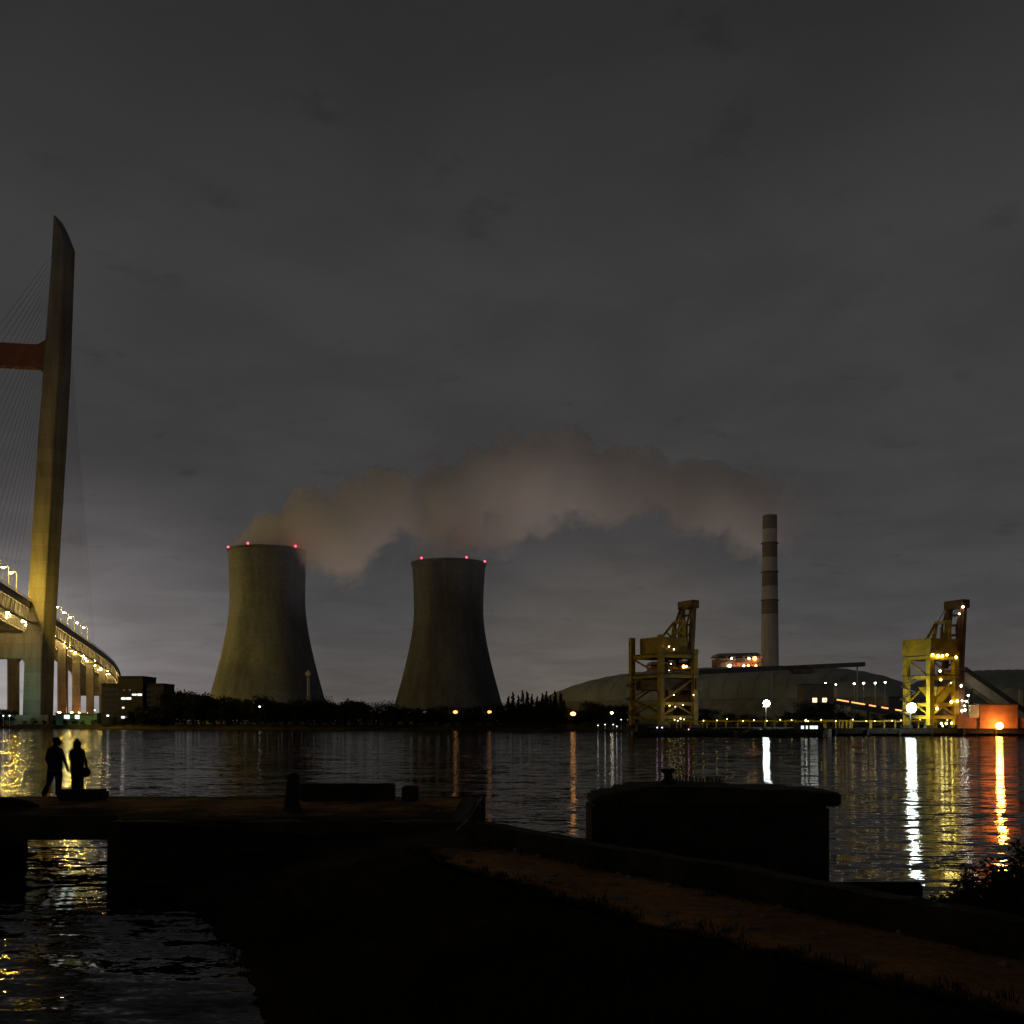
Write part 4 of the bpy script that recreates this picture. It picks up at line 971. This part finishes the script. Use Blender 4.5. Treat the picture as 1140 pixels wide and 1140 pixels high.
mb = MB(); mb.hexa([(f2(658.5), -.08, zz(890) + .003), (f2(689.9), -.08, zz(890) + .003), (f2(689.9), 1.9, zz(890) + .003), (f2(658.5), 1.9, zz(890) + .003), (f2(660), -.05, zz(881)), (f2(689.9), -.05, zz(876)), (f2(689.9), 1.85, zz(876)), (f2(662), 1.85, zz(880))]); mb.build('broken_end', M_darkconc, dol, bevel=.05)
mb = MB()
for px in range(764, 824, 4): x = f2(px + rnd.uniform(-.8, .8)); mb = MB(); mb.tube([(x, 1.8, zz(871)), (x + rnd.uniform(-.02, .02), 1.8, zz(865 + rnd.uniform(-1, 1)))], .022, 6); mb.build('rebar', M_darksteel, dol)
t = thing('bollard', 'small T-shaped mooring bollard on top of the mooring block', 'bollard', (XP(744, 23.6), 23.6, zz(870) - .003))
MB().lathe([(.2, 0), (.2, .05), (.1, .1), (.085, .22), (.12, .28), (.12, .34)], 16, close=True).build('post', M_darkconc, t, smooth=True); MB().beam((-.17, 0, .30), (.14, 0, .30), .12, .1).build('horn', M_darkconc, t, bevel=.02)
# drifting log by the bank
q0, q1 = P(925, 987, 20.5), P(1026, 992, 19.4)
q0 = Vector((XP(925, 20.2), 20.2, .10)); q1 = Vector((XP(1027, 19.7), 19.7, .12))
tag(MB().tube([q0, q0.lerp(q1, .3), q0.lerp(q1, .7), q0.lerp(q1, .97), q1], [.10, .13, .15, .17, .10], 12).build('log', M_bark, smooth=True), 'dark round log afloat beyond the kerb, right of the mooring block', 'log')

# ------------------------------------------------------------------ bush on the near bank at right, weeds
def bush(label, x, y, z, w, h_, n, seed):
    rnd = random.Random(seed); t = thing('bush', label, 'bush', (x, y, z)); st = MB(); lf = MB()
    for k in range(26):
        a_ = rnd.uniform(0, 6.283); q = rnd.random() ** .6; e = Vector((w * q * math.cos(a_), w * q * math.sin(a_) * .7, h_ * rnd.uniform(.45, 1.0) * (1.1 - .5 * q)))
        m_ = e * .5 + Vector((rnd.uniform(-.08, .08), rnd.uniform(-.08, .08), h_ * .08)); st.tube([(e.x * .1, e.y * .1, 0), m_, e], [.016, .011, .005], 5, False)
        for _ in range(n):
            s_ = rnd.random(); p_ = (m_.lerp(e, s_ * 1.05) if rnd.random() < .6 else m_ * s_) + Vector((rnd.gauss(0, .06), rnd.gauss(0, .06), rnd.gauss(0, .05)))
            u = Vector((rnd.gauss(0, 1), rnd.gauss(0, 1), rnd.gauss(-.2, .6))).normalized(); v = u.orthogonal().normalized(); l = rnd.uniform(.018, .045)
            lf.add([p_, p_ + u * l + v * l * .42, p_ + u * l * 2.1, p_ + u * l - v * l * .42], [(0, 1, 2, 3)])
    st.build('stem', M_bark, t); lf.build('foliage', M_leaf, t)
bush('leafy bush against the lit water beside the kerb wall', 4.85, 10.6, .95, .38, 1.1, 190, 5)
bush('taller dense bush cut by the right edge of the view', 5.27, 10.4, .95, .46, 1.5, 420, 8)
bush('low weedy bush on the black slope below the path', -2.2, 13.0, .1, .6, .6, 30, 9)
# small spit of earth outside the kerb that carries the bushes
mb = MB(); mb.ball((0, 0, 0), 1, 24, 12, (1.5, 1.1, .9)); tag(mb.build('terrain', M_soil, None, (5.6, 10.6, .12), smooth=True), 'earth spit outside the kerb under the bushes', kind='structure')
gr = MB(); rnd = random.Random(12)
for _ in range(2600):
    i = rnd.random(); j = rnd.random(); k = int(i * (n_ - 1)); a0, b0 = a_[0], b_[0]
    pa, pb = jag(SH, 1, 0, rnd), None
    y = rnd.uniform(5, 17); 
    xs0 = -3.6 - max(0, y - 12) * .6; xe = -1.1 + (15.4 - y) * .55; x = xs0 + (xe - xs0) * (.25 + .75 * j); q = max(0, (x - xs0) / (xe - xs0 + .01))
    z = -.45 + 1.72 * q ** .8 - .08; l = rnd.uniform(.12, .34); dx, dy = rnd.uniform(-.12, .12), rnd.uniform(-.12, .12); w = .008
    gr.add([(x - w, y, z), (x + w, y, z), (x + dx * .5 + w * .6, y + dy * .5, z + l * .6), (x + dx, y + dy, z + l), (x + dx * .5 - w * .6, y + dy * .5, z + l * .6)], [(0, 1, 2, 3, 4)])
tag(gr.build('grass', M_leaf), 'thin dark grass on the slope below the path', 'grass', kind='stuff')

rnd = random.Random(31); sproto = []
for k in range(4):
    bm = bmesh.new(); bmesh.ops.create_icosphere(bm, subdivisions=2, radius=1)
    for v in bm.verts: v.co *= 1 + .45 * noise.noise(v.co * 1.3 + Vector((k * 7, 0, 0))); v.co.z *= .6
    me = bpy.data.meshes.new('stone'); bm.to_mesh(me); bm.free(); me.materials.append(surf('grey_stone', (.16, .14, .12), .9, .4, 3)); sproto.append(me)
for k in range(46):
    i = rnd.randrange(4, nK - 10); q = rnd.choice((rnd.uniform(.05, .2), rnd.uniform(.7, .95), rnd.random())); x = kj[i][0] + (ej[i][0] - kj[i][0]) * q; y = kj[i][1] + (ej[i][1] - kj[i][1]) * q
    o_ = bpy.data.objects.new('stone', rnd.choice(sproto)); COL.objects.link(o_); r_ = rnd.uniform(.02, .065); o_.scale = (r_, r_ * rnd.uniform(.7, 1.2), r_); o_.rotation_euler = (0, 0, rnd.uniform(0, 6)); o_.location = (x, y, 1.3 + r_ * .3)
    tag(o_, 'small grey stone lying loose on the brown path', 'stone', 'loose stones on the path')
tf = MB()
for _ in range(150):
    i = rnd.randrange(2, nK - 6); edge_in = rnd.random() < .6; q = rnd.gauss(.97, .05) if edge_in else rnd.uniform(.09, .17); cx = kj[i][0] + (ej[i][0] - kj[i][0]) * q + rnd.uniform(-.1, .1); cy_ = kj[i][1] + (ej[i][1] - kj[i][1]) * q + rnd.uniform(-.1, .1)
    for b_ in range(rnd.randrange(5, 16)):
        x, y = cx + rnd.gauss(0, .05), cy_ + rnd.gauss(0, .05); l = rnd.uniform(.03, .13); dx, dy = rnd.gauss(0, .05), rnd.gauss(0, .08); w = .006
        tf.add([(x - w, y, 1.26), (x + w, y, 1.26), (x + dx * .4 + w * .7, y + dy * .4, 1.29 + l * .6), (x + dx, y + dy, 1.29 + l), (x + dx * .4 - w * .7, y + dy * .4, 1.29 + l * .6)], [(0, 1, 2, 3, 4)])
tag(tf.build('grass', M_leaf), 'dark grass tufts along both edges of the path', 'grass', kind='stuff')

# ------------------------------------------------------------------ the couple
def skinned(name, chains, mats, parent, loc=(0, 0, 0)):
    """one continuous body grown from a skeleton of (point, rx, ry) chains; chain = list of joint names"""
    joints, links = chains
    idx = {k: i for i, k in enumerate(joints)}
    me = bpy.data.meshes.new(name); me.from_pydata([joints[k][0] for k in joints], [(idx[a], idx[b]) for a, b in links], [])
    ob = bpy.data.objects.new(name, me); COL.objects.link(ob)
    sk = ob.modifiers.new('skin', 'SKIN'); sk.use_smooth_shade = True
    for k, i in idx.items():
        v = me.skin_vertices[0].data[i]; v.radius = joints[k][1]; v.use_root = (k == 'pelvis')
    ss = ob.modifiers.new('sub', 'SUBSURF'); ss.levels = ss.render_levels = 2
    dg = bpy.context.evaluated_depsgraph_get(); nm = bpy.data.meshes.new_from_object(ob.evaluated_get(dg)); nm.name = name
    bpy.data.objects.remove(ob); bpy.data.meshes.remove(me)
    nm.materials.clear(); nm.materials.append(mats); nm.shade_smooth()
    o_ = bpy.data.objects.new(name, nm); COL.objects.link(o_); o_.parent = parent; o_.location = loc; return o_
M_skin = surf('dim_skin', (.09, .055, .04), .8, .1, 6, spec=.1); M_cloth = surf('black_jacket_cloth', (.018, .018, .022), .95, .3, 9, spec=.05); M_jean = surf('dark_trousers_cloth', (.020, .020, .028), .95, .3, 9, spec=.05); M_hair = surf('black_hair', (.010, .009, .008), .8, .2, 20, spec=.1); M_bag = surf('black_bag_leather', (.014, .012, .012), .7, .2, 8, spec=.1); M_shirt = surf('grey_shirt_hem', (.12, .12, .11), .9, .1, 8)
def fingers(J, Lk, side, wrist, hand_dir, w=.5):
    d_ = Vector(hand_dir).normalized(); s_ = d_.orthogonal().normalized(); palm = Vector(wrist) + d_ * .085
    J['palm' + side] = (palm, (.040, .018)); Lk.append(('wrist' + side, 'palm' + side))
    for k, (o_, ln) in enumerate(((-.030, .062), (-.010, .075), (.010, .080), (.030, .070))):
        a = palm + s_ * o_ + d_ * .02; b = a + d_ * ln * .6 + s_.cross(d_) * .010; c = b + d_ * ln * .5 + s_.cross(d_) * .025
        J[f'f{k}a{side}'] = (a, (.010, .010)); J[f'f{k}b{side}'] = (b, (.009, .009)); J[f'f{k}c{side}'] = (c, (.007, .007)); Lk += [('palm' + side, f'f{k}a{side}'), (f'f{k}a{side}', f'f{k}b{side}'), (f'f{k}b{side}', f'f{k}c{side}')]
    a = Vector(wrist) + d_ * .035 + s_ * -.040; b = a + d_ * .035 - s_ * .025; J['ta' + side] = (a, (.011, .011)); J['tb' + side] = (b, (.009, .009)); Lk += [('wrist' + side, 'ta' + side), ('ta' + side, 'tb' + side)]
def person(label, loc, rz, pose, kind):
    t = thing('person', label, 'person', loc, rz)
    V = Vector; J = {}; Lk = []
    def j(k, p_, r, par=None):
        J[k] = (V(p_), r if isinstance(r, tuple) else (r, r))
        if par: Lk.append((par, k))
    q = pose
    j('pelvis', (0, 0, q['hip']), (.155, .115)); j('belly', (0, .0, q['hip'] + .17), (.15, .11), 'pelvis'); j('chest', (0, 0, q['hip'] + .36), (.175, .12), 'belly'); j('upper', (0, .0, q['hip'] + .47), (.13, .095), 'chest'); j('neck', (0, -.01, q['hip'] + .56), .055, 'upper')
    hd = V(q['head']); j('skull', hd, (.078, .090), 'neck'); j('crown', hd + V((0, .01, .075)), (.072, .082), 'skull')
    for s_, sd in ((-1, 'L'), (1, 'R')):
        j('shoulder' + sd, (s_ * .165, 0, q['hip'] + .455), .070, 'upper'); j('elbow' + sd, q['elbow' + sd], .050, 'shoulder' + sd); j('wrist' + sd, q['wrist' + sd], .032, 'elbow' + sd)
        dv = (V(q['wrist' + sd]) - V(q['elbow' + sd])).normalized(); fingers(J, Lk, sd, q['wrist' + sd], dv)
        j('hip' + sd, (s_ * .095, 0, q['hip'] - .06), (.095, .10), 'pelvis'); j('knee' + sd, q['knee' + sd], .066, 'hip' + sd); j('ankle' + sd, q['ankle' + sd], .045, 'knee' + sd)
        f_ = V(q['toe' + sd]); an = V(q['ankle' + sd]); j('heel' + sd, an + V((0, 0, -.05)) - (f_ - an).normalized() * .03, .040, 'ankle' + sd); j('toe' + sd, f_, (.045, .028), 'ankle' + sd)
    skinned('body', (J, Lk), M_cloth, t)
    # face: nose, ears, eyes
    fc = MB(); fd = V(q['face']).normalized(); sd_ = fd.cross(V((0, 0, 1))).normalized()
    fc.ball(hd + fd * .065 + V((0, 0, -.005)), .068, 12, 8, (1, 1, 1.25)); fc.add([hd + fd * .155 + V((0, 0, -.02)), hd + fd * .125 + V((0, 0, .03)), hd + fd * .125 + sd_ * .018 + V((0, 0, -.025)), hd + fd * .125 - sd_ * .018 + V((0, 0, -.025))], [(0, 1, 2), (0, 3, 1), (0, 2, 3), (1, 3, 2)])
    for s_ in (-1, 1): fc.ball(hd + sd_ * s_ * .083 + V((0, 0, .0)), .025, 8, 5, (.6, .8, 1.3))
    fc.build('face', M_skin, t, smooth=True)
    ey = MB()
    for s_ in (-1, 1): ey.ball(hd + fd * .124 + sd_ * s_ * .03 + V((0, 0, .03)), .011, 8, 5)
    ey.build('eyes', M_hair, t)
    return t, hd, fd
# man: back to us, half turned to her, right leg stepping out
ml = (XP(61.5, 28.3), 28.3, 1.30)
pm = dict(hip=.90, head=(.03, -.01, 1.565), face=(.85, .5, -.05), elbowL=(-.265, .03, 1.10), wristL=(-.20, .10, .88), elbowR=(.265, -.02, 1.10), wristR=(.315, .02, .90), kneeL=(-.17, .03, .50), ankleL=(-.30, -.06, .09), toeL=(-.36, .06, .035), kneeR=(.07, .06, .48), ankleR=(.06, .06, .09), toeR=(.12, .20, .035))
t, hd, fd = person('man in dark jacket, jeans and peaked cap stepping towards the woman', ml, 0, pm, 'man')
# jacket: a loose shell over the torso
mb = MB()
mb2 = []
for z, rx, ry in ((.80, .195, .15), (.90, .20, .155), (1.05, .205, .155), (1.22, .225, .165), (1.34, .225, .15), (1.42, .16, .12), (1.47, .085, .085)):
    mb2.append([(rx * math.cos(2 * math.pi * k / 20) - .01, ry * math.sin(2 * math.pi * k / 20), z + .012 * math.sin(5 * k)) for k in range(20)])
def loft(rings): 
    b = MB(); n = len(rings[0])
    for r in rings: b.v += r
    for i in range(len(rings) - 1):
        for k in range(n): a, c = i * n + k, i * n + (k + 1) % n; b.f.append((a, c, c + n, a + n))
    return b
loft(mb2).build('jacket', M_cloth, t, smooth=True)
loft([[(rx * math.cos(2 * math.pi * k / 20) - .01, ry * math.sin(2 * math.pi * k / 20), z) for k in range(20)] for z, rx, ry in ((.775, .178, .14), (.805, .182, .143))]).build('shirt_hem', M_shirt, t, smooth=True)
for sd, a, b in (('L', pm['kneeL'], pm['ankleL']), ('R', pm['kneeR'], pm['ankleR'])):
    h0 = (-.10 if sd == 'L' else .095, 0, .82); MB().tube([h0, Vector(h0).lerp(Vector(a), .5), a, Vector(a).lerp(Vector(b), .6), Vector(b) + Vector((0, 0, -.015))], [.115, .105, .088, .078, .082], 14).build('trouser_leg', M_jean, t, smooth=True)
cp = MB(); cp.lathe([(.101, -.02), (.106, .03), (.10, .075), (.07, .115), (.0, .128)], 18, hd + Vector((0, .0, .045))); sd_ = fd.cross(Vector((0, 0, 1))).normalized(); c0 = hd + Vector((0, 0, .045))
vs = []
for k in range(9):
    a_ = -1.1 + 2.2 * k / 8; dr = (fd * math.cos(a_) + sd_ * math.sin(a_)); dr.z = 0; dr.normalize(); vs += [c0 + dr * .095, c0 + dr * (.095 + .12 * math.cos(a_ * .9)) + Vector((0, 0, -.035)), c0 + dr * .095 + Vector((0, 0, .015)), c0 + dr * (.095 + .12 * math.cos(a_ * .9)) + Vector((0, 0, -.022))]
fs = []
for k in range(8): a = k * 4; fs += [(a, a + 1, a + 5, a + 4), (a + 2, a + 6, a + 7, a + 3), (a + 1, a + 3, a + 7, a + 5)]
cp.add(vs, fs); cp.build('cap', M_cloth, t, smooth=True)
# woman: feet behind the block, left hip to him, bag at her right side
wl = (XP(86, 28.35), 28.35, 1.30)
pw_ = dict(hip=.86, head=(-.01, -.0, 1.50), face=(-.85, .45, -.08), elbowL=(-.235, .06, 1.08), wristL=(-.10, .16, .98), elbowR=(.24, .0, 1.05), wristR=(.25, .06, .84), kneeL=(-.085, .02, .47), ankleL=(-.08, .03, .09), toeL=(-.12, .15, .035), kneeR=(.085, .02, .47), ankleR=(.08, .0, .09), toeR=(.06, .14, .035))
t, hd, fd = person('woman in long dark coat with hair tied up, facing the man', wl, 0, pw_, 'woman')
loft([[(rx * math.cos(2 * math.pi * k / 20), ry * math.sin(2 * math.pi * k / 20), z) for k in range(20)] for z, rx, ry in ((.66, .185, .15), (.8, .19, .155), (.98, .185, .145), (1.14, .20, .15), (1.28, .20, .14), (1.36, .15, .115), (1.43, .088, .088), (1.47, .08, .08))]).build('coat', M_cloth, t, smooth=True)
for sd, x in (('L', -.085), ('R', .085)): MB().tube([(x, 0, .78), (x, .01, .47), (x, .02, .07)], [.105, .085, .085], 14).build('trouser_leg', M_jean, t, smooth=True)
hb = MB(); hb.ball(hd + Vector((.02, -.015, .035)), .108, 16, 10, (1, 1.05, 1.08)); hb.ball(hd + Vector((.015, -.03, .155)), .05, 12, 8, (1.1, 1, .8)); hb.ball(hd + Vector((.06, -.05, -.08)), .085, 12, 8, (.9, .9, 1.3)); hb.build('hair', M_hair, t, smooth=True)
bg_ = thing('handbag', 'dark rounded handbag hanging at the right side of the woman', 'handbag', (XP(95.5, 28.28), 28.28, 1.30 + .63))
mb = MB(); mb.ball((0, 0, .1), .145, 16, 10, (1.0, .55, 1.0)); mb.build('pouch', M_bag, bg_, smooth=True)
MB().tube([(-.09, 0, .17), (-.07, .0, .27), (0, .01, .31), (.05, .0, .27), (.08, 0, .17)], .012, 6).build('strap', M_bag, bg_, smooth=True)
